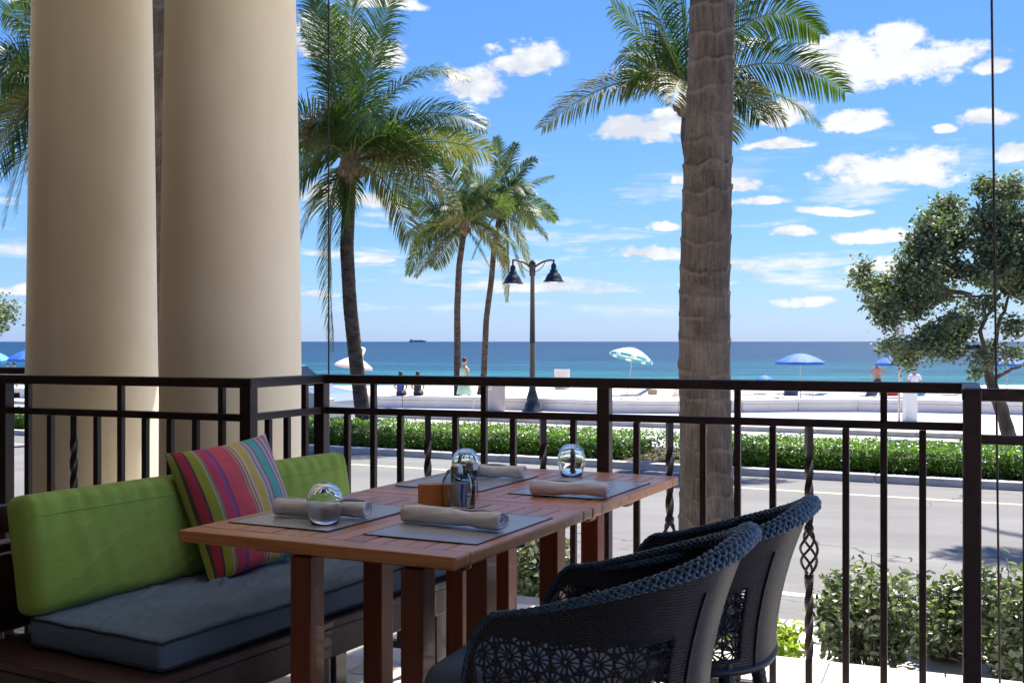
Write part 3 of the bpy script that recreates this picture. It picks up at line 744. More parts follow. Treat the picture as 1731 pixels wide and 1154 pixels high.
palm('tallest coconut palm beside the cream columns, its long fronds drooping past the cable', 26.7, 618, [(612, 690), (603, 620), (592, 520), (586, 420), (590, 340)], (592, 285), .19, .15,
     [((588, 120), (598, -30), 0, G_), ((565, 120), (552, 0), .6, G_), ((618, 110), (672, -12), -.4, G_), ((612, 150), (640, 20), 1.2, G_), ((680, 70), (790, 128), .3, G_),
      ((700, 150), (822, 222), -.5, G_), ((690, 175), (790, 250), .9, G_), ((720, 215), (830, 262), -.2, O_), ((695, 235), (775, 362), -.6, O_), ((672, 290), (700, 432), -.4, O_),
      ((600, 330), (578, 420), -.5, G_), ((545, 320), (568, 590), -.3, G_), ((540, 310), (556, 470), .5, O_), ((560, 175), (532, 262), -1.4, D_), ((540, 100), (505, 40), .4, G_),
      ((520, 160), (470, 200), .2, G_), ((520, 230), (478, 350), -.4, G_), ((540, 290), (505, 400), .3, O_), ((630, 150), (655, 250), -2.3, G_), ((560, 220), (530, 330), -1.8, G_),
      ((640, 260), (690, 330), 1.2, G_), ((650, 190), (735, 290), -1.0, G_), ((545, 60), (520, -20), .9, G_)], leaf=.95, seed=3, extra=9, elen=2.8)
G2 = 'frond_far'
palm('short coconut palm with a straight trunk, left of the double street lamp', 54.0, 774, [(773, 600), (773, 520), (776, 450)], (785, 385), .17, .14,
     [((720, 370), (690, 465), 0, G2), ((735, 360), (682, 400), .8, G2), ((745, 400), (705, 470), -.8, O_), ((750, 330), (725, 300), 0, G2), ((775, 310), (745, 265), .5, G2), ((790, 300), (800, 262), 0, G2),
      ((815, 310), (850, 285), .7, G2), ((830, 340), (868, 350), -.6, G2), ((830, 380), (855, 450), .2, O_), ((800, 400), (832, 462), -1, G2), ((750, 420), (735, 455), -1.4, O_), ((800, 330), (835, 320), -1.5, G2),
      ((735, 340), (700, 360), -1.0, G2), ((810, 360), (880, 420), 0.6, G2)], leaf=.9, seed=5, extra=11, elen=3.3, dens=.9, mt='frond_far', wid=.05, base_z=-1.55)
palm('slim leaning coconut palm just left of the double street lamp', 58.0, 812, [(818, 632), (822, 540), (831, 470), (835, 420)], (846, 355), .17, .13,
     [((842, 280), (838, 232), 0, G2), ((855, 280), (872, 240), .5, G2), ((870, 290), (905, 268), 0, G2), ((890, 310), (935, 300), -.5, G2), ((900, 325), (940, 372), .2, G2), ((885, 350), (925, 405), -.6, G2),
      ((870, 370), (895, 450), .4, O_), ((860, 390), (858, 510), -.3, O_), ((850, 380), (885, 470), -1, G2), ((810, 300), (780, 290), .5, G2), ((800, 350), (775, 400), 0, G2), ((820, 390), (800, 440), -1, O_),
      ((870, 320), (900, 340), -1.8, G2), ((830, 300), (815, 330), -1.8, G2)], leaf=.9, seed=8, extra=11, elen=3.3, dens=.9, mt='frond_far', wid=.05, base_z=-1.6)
palm('coconut palm whose crown fans out behind the thick near palm trunk', 23.0, 1196, [(1196, 560), (1188, 420), (1172, 300), (1160, 230)], (1164, 175), .15, .12,
     [((1060, 95), (915, 222), -.3, O_), ((1110, 70), (1035, 5), .2, G_), ((1125, 70), (1085, -60), 0, G_), ((1160, 60), (1150, -90), .4, G_), ((1185, 60), (1215, -90), 0, G_), ((1280, -50), (1392, 55), .2, G_),
      ((1300, 60), (1420, 165), -.4, G_), ((1290, 100), (1405, 200), .8, G_), ((1250, 10), (1330, 60), 1.2, G_), ((1260, -40), (1330, -60), .5, G_), ((1240, 130), (1275, 215), -.6, G_), ((1210, 150), (1240, 230), .4, O_),
      ((1120, 90), (1080, 60), -1.6, G_), ((1110, 60), (1060, 70), 1.0, G_)], leaf=.85, seed=12, extra=6, elen=2.4)
palm('coconut palm partly hidden behind the left cream column', 26.0, 110, [(108, 560), (104, 400), (100, 250)], (96, 165), .17, .14,
     [((40, 60), (-30, 90), 0, G_), ((50, 90), (-40, 160), .5, G_), ((60, 30), (5, 20), 0, G_), ((70, 20), (30, -10), .4, G_), ((30, 130), (-40, 260), 0, G_), ((40, 170), (-5, 320), -.5, G_), ((50, 190), (22, 360), .2, G_),
      ((55, 150), (30, 250), -1, O_), ((45, 100), (0, 180), -1.2, G_), ((30, 200), (-20, 380), .8, G_), ((60, 200), (40, 300), .8, D_), ((90, 40), (95, -40), 0, G_), ((150, 60), (190, 120), 0, G_), ((150, 150), (200, 260), 0, G_)], leaf=1.0, seed=15, extra=10, elen=2.8)

# near thick trunk
def near_palm(label, Y, pts, r0, r1, top_z, seed, n=56, crown=True):
    base = at(pts[0][0], 577, Y); base.z = -1.15
    e = thing('palm_tree', label, 'palm tree', base)
    path = [base] + [at(x, y, Y) for x, y in pts[1:]]
    last = path[-1]; dirv = (path[-1] - path[-2]).normalized()
    top = last + dirv * ((top_z - last.z) / dirv.z); path.append(top)
    rads = [r0 * 1.25] + [r0 + (r1 - r0) * (i / (len(path) - 1)) for i in range(1, len(path))]
    palm_trunk(path, rads, e, n=n, amp=.055, ringlen=.195, step=.016, seed=seed)
    rnd = random.Random(seed)
    MB().lathe([(r1 * .9, -.45), (r1 * 1.4, -.2), (r1 * 1.6, .05), (r1 * 1.1, .35), (.04, .6)], 12, top).build('crown_shaft', M['husk'], e, smooth=True)
    for k in range(18):
        a = 2.4 * k; elv = 1.2 - 1.3 * k / 18; D = Vector((math.cos(a) * math.cos(elv), math.sin(a) * math.cos(elv), math.sin(elv)))
        p1 = top + D * 1.8 + Vector((0, 0, .8)); p2 = top + Vector((D.x, D.y, 0)) * 3.1 + Vector((0, 0, (D.z - .3) * 1.8))
        frond('frond', top, p1, p2, .75, e, M['frond'], 1, seed=seed * 100 + k)
near_palm('thick near palm trunk with leaf-scar rings rising just beyond the railing', 8.4, [(1196, 900), (1194, 800), (1191, 640), (1191, 480), (1196, 300), (1202, 120), (1204, 0)], .208, .165, 13.2, 21)
near_palm('brown palm trunk glimpsed in the slit between the two cream columns', 9.6, [(268, 900), (271, 500), (277, 150), (280, 0)], .17, .15, 10.5, 24, n=30)
near_palm('palm standing out of frame to the right over the road', 17.3, [(2010, 800), (2015, 300)], .18, .15, 9.6, 27, n=16)

# ================================================================== leafy tree(s)
def leaf_quad(m, c, size, rnd, up=.35, asp=.55):
    ax = Vector((rnd.gauss(0, 1), rnd.gauss(0, 1), rnd.gauss(0, .7))).normalized()
    nn = Vector((rnd.gauss(0, 1), rnd.gauss(0, 1), abs(rnd.gauss(0, 1)) + up)).normalized()
    sd_ = ax.cross(nn)
    if sd_.length < .1: return
    sd_.normalize(); nn = sd_.cross(ax); h = size * rnd.uniform(.7, 1.2); w = h * asp
    o = len(m.v); b0 = c
    m.v += [tuple(b0), tuple(b0 + ax * h * .45 + sd_ * w * .5 + nn * h * .06), tuple(b0 + ax * h), tuple(b0 + ax * h * .45 - sd_ * w * .5 + nn * h * .06), tuple(b0 + ax * h * .5)]
    m.f += [(o, o + 1, o + 4), (o + 1, o + 2, o + 4), (o + 2, o + 3, o + 4), (o + 3, o, o + 4)]
def leaf_hex(m, c, size, rnd, up=.5, asp=.6):
    ax = Vector((rnd.gauss(0, 1), rnd.gauss(0, 1), rnd.gauss(.2, .7))).normalized(); nn = Vector((rnd.gauss(0, 1), rnd.gauss(0, 1), abs(rnd.gauss(0, 1)) + up)).normalized()
    sd_ = ax.cross(nn)
    if sd_.length < .1: return
    sd_.normalize(); nn = sd_.cross(ax); h = size * rnd.uniform(.65, 1.2); w = h * asp * .5; o = len(m.v)
    for t, k in ((0, .12), (.3, .72), (.62, 1.0), (.86, .72), (1.0, .12)):
        for s_ in (-1, 0, 1):
            m.v.append(tuple(c + ax * h * t + sd_ * w * k * s_ + nn * h * (.10 * abs(s_) - .22 * t * t)))
    for i in range(4):
        for j in range(2): m.f.append((o + i * 3 + j, o + i * 3 + j + 1, o + i * 3 + j + 4, o + i * 3 + j + 3))
def leafy_tree(label, Y, trunk_px, limbs, clumps, leaf=.10, per=230, seed=4, r=.16, dk=1.0):
    base = at(*trunk_px[0], Y); base.z = -1.1
    e = thing('leafy_tree', label, 'tree', base)
    rnd = random.Random(seed); m = MB()
    pts = [base] + [at(x, y, Y) for x, y in trunk_px[1:]]
    C = []
    for i in range(len(pts) - 1):
        for j in range(6): C.append(pts[i].lerp(pts[i + 1], j / 6))
    C.append(pts[-1])
    for _ in range(4): C = [C[0]] + [(C[i - 1] + C[i] * 2 + C[i + 1]) / 4 for i in range(1, len(C) - 1)] + [C[-1]]
    m.tube(C, [r * (1.15 - .75 * i / len(C)) * (1 + .1 * rnd.uniform(-1, 1)) for i in range(len(C))], 12); m.build('trunk', M['bark'], e, smooth=True)
    for lb in limbs:
        P = [at(x, y, Y + dy) for x, y, dy in lb]; CC = []
        for i in range(len(P) - 1):
            for j in range(5): CC.append(P[i].lerp(P[i + 1], j / 5) + Vector((rnd.uniform(-1, 1), rnd.uniform(-1, 1), rnd.uniform(-1, 1))) * .03)
        CC.append(P[-1]); mm = MB(); r_ = r * .38
        mm.tube(CC, [r_ * (1 - .8 * i / len(CC)) for i in range(len(CC))], 8); mm.build('limb', M['bark'], e, smooth=True)
    cr = MB(); tw = MB(); sc = Y / F
    for (x, y, rx, ry, dn) in clumps:
        c = at(x, y, Y); dz = rnd.uniform(-1, 1) * .9 * dk
        # each clump is made of sprays: twigs with leaves
        ns = max(5, int(dn * rx * ry / 10.5))
        for s_ in range(ns):
            while True:
                v = Vector((rnd.uniform(-1, 1), rnd.uniform(-1, 1), rnd.uniform(-1, 1)))
                if v.length < 1: break
            ctr = c + Vector((v.x * rx * sc, v.y * max(rx, ry) * sc * .9 + dz, v.z * ry * sc))
            tw.tube([ctr - (ctr - c) * .35, ctr], [.006, .003], 3, cap=False)
            for k in range(int(per / 10)):
                o = Vector((rnd.gauss(0, 1), rnd.gauss(0, 1), rnd.gauss(0, .8))) * .13
                leaf_quad(cr, ctr + o, leaf, rnd)
    cr.build('foliage', M['seagrape'], e); tw.build('twigs', M['bark'], e)
    return e
leafy_tree('grey-green leafy tree with a forked leaning trunk at the right', 26.5, [(1706, 745), (1693, 690), (1672, 640), (1668, 605), (1650, 585)],
    [[(1672, 640, 0), (1690, 540, .3), (1706, 500, .4), (1712, 470, .6)], [(1668, 610, 0), (1655, 560, -.3), (1690, 500, -.4), (1640, 500, -.6), (1600, 505, -.8)],
     [(1650, 585, 0), (1600, 590, .3), (1540, 600, .3)], [(1700, 500, 0), (1660, 440, .3), (1620, 390, .5)], [(1700, 480, 0), (1670, 400, -.4), (1650, 340, -.4)], [(1680, 640, 0), (1710, 625, .2), (1760, 600, .3)],
     [(1640, 500, -.6), (1560, 480, -.5), (1500, 470, -.4)], [(1706, 500, .4), (1760, 430, .4), (1790, 380, .4)]],
    [(1655, 318, 17, 14, 1), (1675, 330, 24, 16, 1), (1712, 328, 18, 7, .8), (1628, 345, 24, 18, 1), (1600, 365, 26, 16, 1), (1660, 375, 34, 26, .9), (1700, 375, 34, 30, .9), (1565, 388, 20, 16, 1), (1610, 400, 44, 22, 1), (1680, 420, 46, 26, 1),
     (1740, 400, 30, 50, 1), (1555, 420, 34, 24, 1), (1535, 460, 36, 28, 1.05), (1590, 450, 42, 26, 1), (1655, 462, 44, 18, 1), (1710, 465, 34, 22, 1), (1500, 490, 28, 24, 1), (1475, 470, 17, 14, .8), (1470, 445, 12, 7, .8), (1462, 482, 12, 8, .8),
     (1545, 505, 34, 20, 1), (1490, 520, 18, 20, 1), (1505, 532, 20, 16, .9), (1610, 495, 30, 12, .9), (1495, 545, 8, 8, .7), (1655, 515, 26, 12, .8), (1560, 525, 20, 10, .9), (1590, 545, 16, 12, .8), (1640, 545, 26, 14, 1),
     (1612, 565, 40, 18, 1.1), (1565, 578, 28, 16, 1), (1600, 590, 28, 12, 1), (1555, 605, 22, 14, 1), (1535, 590, 18, 10, 1), (1497, 582, 18, 6, .9), (1520, 585, 14, 7, .9), (1640, 605, 20, 8, .9), (1705, 550, 18, 14, .8), (1690, 590, 18, 8, .7),
     (1715, 600, 20, 8, .8), (1655, 628, 6, 12, .9), (1730, 470, 30, 40, 1), (1740, 560, 20, 20, .9), (1765, 440, 40, 60, 1), (1480, 505, 14, 12, .8)], leaf=.125, per=230, seed=4)
leafy_tree('sparse leafy branch end of a tree at the far left edge above the sea', 27, [(-90, 745), (-80, 620), (-60, 545)], [[(-60, 545, 0), (-20, 530, 0), (20, 530, 0)]],
    [(12, 528, 14, 7, .9), (-8, 538, 18, 12, .9), (22, 522, 10, 4, .8), (-40, 530, 34, 26, 1), (-80, 500, 50, 34, 1), (4, 553, 8, 5, .7)], leaf=.10, per=200, seed=9, r=.12)

# ------------------------------------------------------------------ hedge
def hedge(name, label, s0, s1, m0, m1, z0, z1, seed, nleaf, mt, gaps=()):
    rnd = random.Random(seed); e = thing(name, label, 'hedge', st((s0 + s1) / 2, (m0 + m1) / 2, z0)); lf = MB(); core = MB()
    for i in range(int((s1 - s0) / .8)):
        s = s0 + i * .8 + .4
        if any(a < s < c for a, c in gaps): continue
        core.frame(st(s, (m0 + m1) / 2, (z0 + z1) / 2 - .06), rd, rm, (0, 0, 1), .82, (m1 - m0) - .34, (z1 - z0) - .24)
    core.build('twig_core', M['hedge_in'], e)
    for _ in range(nleaf):
        s = rnd.uniform(s0, s1)
        u = rnd.random(); hh = 1.3 * noise.noise(Vector((s * .9, 0, seed))) * .07 + noise.noise(Vector((s * 4, 3, seed))) * .045
        if any(a < s < c for a, c in gaps) and rnd.random() < .55: continue
        if u < .5: m = m0 + abs(rnd.gauss(0, .07)) + .05 * noise.noise(Vector((s * 3, 1, 1))); z = z0 + .05 + rnd.random() * (z1 + hh - z0 - .05)
        else:
            m = rnd.uniform(m0, m1); z = z1 + hh - abs(rnd.gauss(0, .05)) + .05 * noise.noise(Vector((s * 3, m * 3, 1))) + (.07 * rnd.random() if rnd.random() < .06 else 0)
        leaf_quad(lf, st(s, m, z), .062, rnd, up=.6, asp=.6)
    lf.build('foliage', mt, e)
hedge('hedge', 'clipped bright green hedge along the far side of the road', -26, 19, 19.85, 21.9, -1.1, -.64, 3, 115000, M['hedge'], gaps=((-7.6, -5.9),))

# ------------------------------------------------------------------ near shrubs
def shrub(name, label, x0, x1, ytop, Y, zb, mt, nstem, seed, leaf=.060, group=None, wide=.35):
    rnd = random.Random(seed); c = at((x0 + x1) / 2, 577, Y); e = thing(name, label, 'shrub', (c.x, c.y, zb), group)
    W_ = (x1 - x0) / F * Y; zt = at(0, ytop, Y).z; lf = MB(); stem = MB()
    for i in range(nstem):
        fx = rnd.uniform(-.5, .5); tip = Vector((c.x + fx * W_, c.y + rnd.uniform(-wide, wide), zb + (zt - zb) * (1 - 1.1 * abs(fx) ** 2.2) * rnd.uniform(.45, 1.1)))
        b0 = Vector((c.x + fx * W_ * .45, c.y + rnd.uniform(-.1, .1), zb)); mid = b0.lerp(tip, .5) + Vector((rnd.uniform(-.05, .05), rnd.uniform(-.05, .05), .03))
        P = [bez(b0, mid, tip, k / 8) for k in range(9)]; stem.tube(P, [.007 * (1 - k / 11) for k in range(9)], 4, cap=False)
        for k in range(52):
            t = .25 + .75 * rnd.random() ** .7; p = bez(b0, mid, tip, t)
            leaf_hex(lf, p + Vector((rnd.gauss(0, 1), rnd.gauss(0, 1), rnd.gauss(0, 1))) * .045, leaf, rnd, up=.5, asp=.62)
    stem.build('stems', M['bark'], e, smooth=True); lf.build('foliage', mt, e)
sg = 'grey-green shrubs just below the terrace'
shrub('shrub', 'low grey-green shrub left of the big right railing post', 1385, 1560, 962, 7.6, -1.1, M['shrub'], 60, 31, group=sg)
shrub('shrub', 'grey-green shrub directly behind the big right railing post', 1540, 1680, 968, 7.9, -1.1, M['shrub'], 55, 32, group=sg)
shrub('shrub', 'grey-green shrub at the right edge of the view', 1650, 1800, 975, 7.3, -1.1, M['shrub'], 55, 33, group=sg)
shrub('shrub', 'variegated shrub seen through the table legs beyond the railing', 835, 985, 900, 8.4, -1.1, M['shrub'], 60, 34, .075, group=sg)
shrub('low_plant', 'small lime green plant behind the back legs of the far chair', 1262, 1345, 1062, 7.7, -1.1, M['lime'], 16, 35, .06, wide=.15)
shrub('low_plant', 'small dull green plant left of the lime one, under the far chair', 1170, 1262, 1070, 7.8, -1.1, M['shrub'], 14, 36, .05, wide=.15)

# ================================================================== street lamp
lb = on(900, 695, -1.08)
def lamp_px(x, y): return at(x, y, lb.y)
e = thing('street_lamp', 'dark street lamp with two bell-shaped shades on curved arms', 'street lamp', lb)
MB().lathe([(0, 0), (.36, 0), (.34, .05), (.27, .09), (.24, .25), (.18, .32), (.20, .42), (.14, .62), (.11, .72), (.12, .76), (.10, .80)], 16, lb).build('lamp_base', M['lamp'], e, smooth=True)
ztop = lamp_px(900, 441).z - lb.z
MB().lathe([(.10, .78), (.095, 2.2), (.105, 2.22), (.09, 2.3), (.07, ztop - .5), (.10, ztop - .48), (.10, ztop - .15), (.12, ztop - .1), (.06, ztop), (0, ztop + .06)], 16, lb).build('pole', M['lamp'], e, smooth=True)
for sgn, hx, hy in ((-1, 867, 480), (1, 936, 477)):
    a = lamp_px(900, 455); h = lamp_px(hx, 446); pts = [a + Vector((sgn * .08, 0, 0))]
    pts = [bez(a, (a + h) / 2 + Vector((0, 0, .24)), h + Vector((0, 0, .12)), k / 10) for k in range(11)]
    arm = MB().tube(pts, .032, 8); arm.tube([h + Vector((0, 0, .15)), h + Vector((0, 0, -.12))], .03, 8)
    sc_ = [bez(a + Vector((sgn * .05, 0, -.1)), a + Vector((sgn * .28, 0, -.05)), a.lerp(h, .6) + Vector((0, 0, .12)), k / 8) for k in range(9)]; arm.tube(sc_, .014, 6)
    arm.build('lamp_arm', M['lamp'], e, smooth=True)
    hc = lamp_px(hx, hy); o = hc
    sh = MB().lathe([(.05, .62), (.09, .55), (.09, .42), (.13, .40), (.13, .33), (.20, .27), (.27, .14), (.30, .06), (.36, .015), (.35, .0), (.27, .03), (.0, .08)], 24, o).build('lamp_shade', M['lamp'], e, smooth=True)
    MB().lathe([(0, -.02), (.12, -.01), (.2, .03), (.2, .06), (0, .07)], 16, o).build('lamp_glass', M['lens'], sh).matrix_parent_inverse = Matrix.Identity(4)

# ------------------------------------------------------------------ bins, signs, posts
def bin_(name, label, px, py, z, w, h, mt, lid=None, rim=True):
    c = on(px, py, z); e = thing(name, label, 'bin', c); r = w / 2
    MB().lathe([(0, 0), (r * .94, 0), (r * .97, .05), (r, h * .5), (r, h - .06), (r * 1.04, h - .05), (r * 1.04, h), (r * .9, h), (r * .85, h - .06), (0, h - .07)], 24, c).build('bin_body', mt, e, smooth=False)
    if lid: MB().lathe([(r * 1.04, h + .002), (r * 1.0, h + .12), (r * .75, h + .26), (r * .3, h + .33), (0, h + .34)], 20, c).build('lid', lid, e, smooth=True)
    return e, c
e, c = bin_('litter_bin', 'pale round concrete litter bin with a small round badge in front of the wall', 838, 694, -1.08, .64, .90, M['bin'])
bd = MB(); bd.lathe([(.0, 0), (.105, 0), (.105, .01), (0, .012)], 20); o = bd.build('badge', M['white'], e); 
o.matrix_parent_inverse = Matrix.Identity(4); o.location = Vector((-.19, -.29, .80)); o.rotation_euler = (R(90), 0, R(-33)); 
q_ = MB(); q_.lathe([(.05, 0), (.07, 0), (.07, .004), (.05, .004)], 16, closed=True); q_.box((0, .0, .002), (.02, .07, .004)); o2 = q_.build('badge_mark', M['graybin'], e); o2.matrix_parent_inverse = Matrix.Identity(4); o2.location = o.location + Vector((-.007, -.011, 0)) ; o2.rotation_euler = o.rotation_euler
bin_('litter_bin', 'grey bin with a lavender domed lid beside the railing corner post', 553, 686, -1.08, .46, .55, M['graybin'], M['lav'])
bin_('beach_bin', 'large beige bin standing on the sand right of the street lamp', 950, 658, -1.9, 1.0, 1.3, M['offwhite'])
c = on(1520, 711, -1.08); e = thing('sign_post', 'thin grey post with a small square sign near the white bollard', 'sign', c)
MB().tube([c, c + Vector((0, 0, 2.85))], .035, 8).build('post', M['galv'], e, smooth=True)
zs = at(0, 559, c.y).z
MB().box((c.x, c.y - .045, zs), (.26, .012, .24), bev=.004).build('sign_panel', M['signf'], e)
for k in (-.05, .03): MB().box((c.x, c.y - .054, zs + k), (.16, .006, .03)).build('sign_line', M['white'], e)
c = on(1538, 712, -1.08); e = thing('bollard', 'square white bollard beside the grey sign post', 'bollard', c)
MB().box(c + Vector((0, 0, .44)), (.33, .33, .88), bev=.01).build('bollard_body', M['white'], e); MB().box(c + Vector((0, 0, .91)), (.37, .37, .06), bev=.01).build('bollard_cap', M['white'], e)
c = at(609, 577, 62); c.z = beach_z(62); e = thing('shower_post', 'white beach shower post partly hidden by the tallest palm trunk', 'post', c)
zt = at(0, 586, 62).z
MB().lathe([(0, 0), (.3, 0), (.3, .1), (.2, .15), (.17, zt - c.z - .5), (.28, zt - c.z - .3), (.3, zt - c.z - .1), (.12, zt - c.z), (0, zt - c.z)], 12, c).build('post_body', M['white'], e, smooth=True)

# ------------------------------------------------------------------ beach umbrellas and loungers
def umbrella(label, px, ytop, Y, w, mt, tilt=(0, 0), h=.42, pole=M['galv'], base_px=None):
    base = Vector(((px if base_px is None else base_px) - CX, 0, 0)) / F * Y; base.y = Y; base.z = beach_z(Y)
    e = thing('beach_umbrella', label, 'umbrella', base, 'beach umbrellas on the sand')
    top = at(px, ytop, Y)
    m = MB(); N = 8; R_ = w / 2; vs = [Vector((0, 0, 0))]; K = 5
    for i in range(1, K + 1):
        t = i / K
        for k in range(N * 2):
            a = math.pi * k / N; sc_ = 1 if k % 2 == 0 else .94
            vs.append(Vector((math.cos(a) * R_ * t * sc_, math.sin(a) * R_ * t * sc_, -h * t ** 1.7 + (0 if k % 2 == 0 else -.0 + .02 * t))))
    for k in range(N * 2):
        a = math.pi * k / N; sc_ = 1 if k % 2 == 0 else .94; vs.append(Vector((math.cos(a) * R_ * sc_, math.sin(a) * R_ * sc_, -h - .12)))
    n2 = N * 2; fs = [(0, 1 + k, 1 + (k + 1) % n2) for k in range(n2)]
    for i in range(K): fs += [(1 + i * n2 + k, 1 + (i + 1) * n2 + k, 1 + (i + 1) * n2 + (k + 1) % n2, 1 + i * n2 + (k + 1) % n2) for k in range(n2)]
    m.add(vs, fs); o = m.build('canopy', mt, e); o.matrix_parent_inverse = Matrix.Identity(4); o.location = top - base; o.rotation_euler = (R(tilt[0]), R(tilt[1]), 0)
    rb = MB()
    for k in range(N):
        a = 2 * math.pi * k / N; rb.tube([Vector((0, 0, -.02)), Vector((math.cos(a) * R_ * .5, math.sin(a) * R_ * .5, -h * .3 - .02)), Vector((math.cos(a) * R_ * .97, math.sin(a) * R_ * .97, -h * .97))], .008, 4)
    o2 = rb.build('ribs', M['galv'], e); o2.matrix_parent_inverse = Matrix.Identity(4); o2.location = o.location; o2.rotation_euler = o.rotation_euler
    MB().tube([base, top + Vector((0, 0, .06))], .024, 8).build('pole', pole, e)
umbrella('royal blue umbrella standing alone between the palm trunk and the tree', 1353, 597, 52.8, 2.42, M['umb_blue'])
umbrella('royal blue umbrella behind the grey sign post', 1520, 597, 54, 2.45, M['umb_blue'], (0, -4), base_px=1527)
umbrella('royal blue umbrella partly hidden by the leafy tree trunk', 1702, 600, 54, 2.3, M['umb_blue'])
umbrella('white and turquoise striped umbrella, tilted', 1071, 588, 58, 2.35, M['umb_stripe'], (-6, 14), base_px=1060, h=.5)
umbrella('pale pink umbrella right of the tallest palm trunk', 600, 603, 60, 2.1, M['umb_pink'], (0, 8), h=.5)
umbrella('light blue umbrella cut by the left edge of the view', -8, 595, 53, 1.6, M['umb_cyan'])
umbrella('royal blue umbrella just left of the cream columns', 47, 592, 53, 1.9, M['umb_blue'])
umbrella('low blue umbrella just above the rail, left of the royal blue one', 1292, 634, 80, 1.3, M['umb_blue'], h=.3)

def lounger(px, Y, rz, mt, label, back=.55, L=1.7, sh=.20):
    c = at(px, 577, Y); c.z = beach_z(Y) + .0
    e = thing('beach_lounger', label, 'lounger', c, 'loungers on the sand', rz, world=False)
    w = .62
    fr = MB()
    for s in (-1, 1):
        fr.tube([(-L / 2, s * w / 2, sh), (L * .15, s * w / 2, sh), (L / 2, s * w / 2, sh + back)], .018, 6)
    fr.tube([(-L / 2, -w / 2, sh), (-L / 2, w / 2, sh)], .018, 6); fr.tube([(L / 2, -w / 2, sh + back), (L / 2, w / 2, sh + back)], .018, 6)
    fr.build('frame', M['galv'], e, loc=(0, 0, 0))
    for x in (-L * .4, L * .15):
        lg = MB()
        lg.tube([(x, -w / 2, sh - .01), (x - .05, -w / 2, .0), (x - .05, w / 2, .0), (x, w / 2, sh - .01)], .015, 6); lg.build('leg', M['galv'], e, loc=(0, 0, 0))
    sl = MB(); P = [(-L / 2, sh + .005), (-L * .2, sh - .03), (L * .15, sh - .02), (L * .33, sh + back * .45), (L / 2, sh + .005 + back)]
    for i in range(len(P) - 1):
        (x0, z0), (x1, z1) = P[i], P[i + 1]
        sl.add([(x0, -w / 2 + .01, z0), (x1, -w / 2 + .01, z1), (x1, w / 2 - .01, z1), (x0, w / 2 - .01, z0), (x0, -w / 2 + .01, z0 - .012), (x1, -w / 2 + .01, z1 - .012), (x1, w / 2 - .01, z1 - .012), (x0, w / 2 - .01, z0 - .012)],
               [(0, 1, 2, 3), (7, 6, 5, 4), (0, 4, 5, 1), (3, 2, 6, 7)])
    sl.build('sling', mt, e, loc=(0, 0, 0))
lounger(1336, 50, R(-100), M['navy'], 'navy lounger under the left half of the lone royal blue umbrella', .3, 1.5)
lounger(1378, 50.5, R(-70), M['lblue'], 'light blue lounger right of the pole of the lone royal blue umbrella', .12, 1.5)
lounger(1283, 51, R(0), M['white'], 'empty pale lounger left of the navy one, second from the palm trunk', .05)
lounger(1306, 53, R(5), M['white'], 'empty pale lounger right behind the navy one', .05)
lounger(1468, 49, R(-70), M['navy'], 'navy folding chair in front of the shirtless man', .45, 1.0)
lounger(1507, 49.5, R(-85), M['redc'], 'red folding chair left of the grey sign post', .45, .9)
lounger(1073, 51, R(10), M['navy'], 'dark lounger in the shade of the striped umbrella', .25, 1.4)
lounger(1142, 49, R(-60), M['white'], 'pale lounger half hidden by the near palm trunk', .5, 1.1)
lounger(1612, 50, R(0), M['galv'], 'grey low lounger right of the white bollard', .05, 1.2)
c = at(1103, 660, 58); c.z = beach_z(58); e = thing('beach_bag', 'tan bag on the sand beside the dark lounger', 'bag', c)
MB().box(c + Vector((0, 0, .16)), (.5, .3, .3), bev=.08).build('bag_body', M['tan'], e); MB().tube([c + Vector((.15 * math.cos(a), 0, .3 + .14 * math.sin(a))) for a in [k * math.pi / 8 for k in range(9)]], .012, 6).build('handle', M['tan'], e)

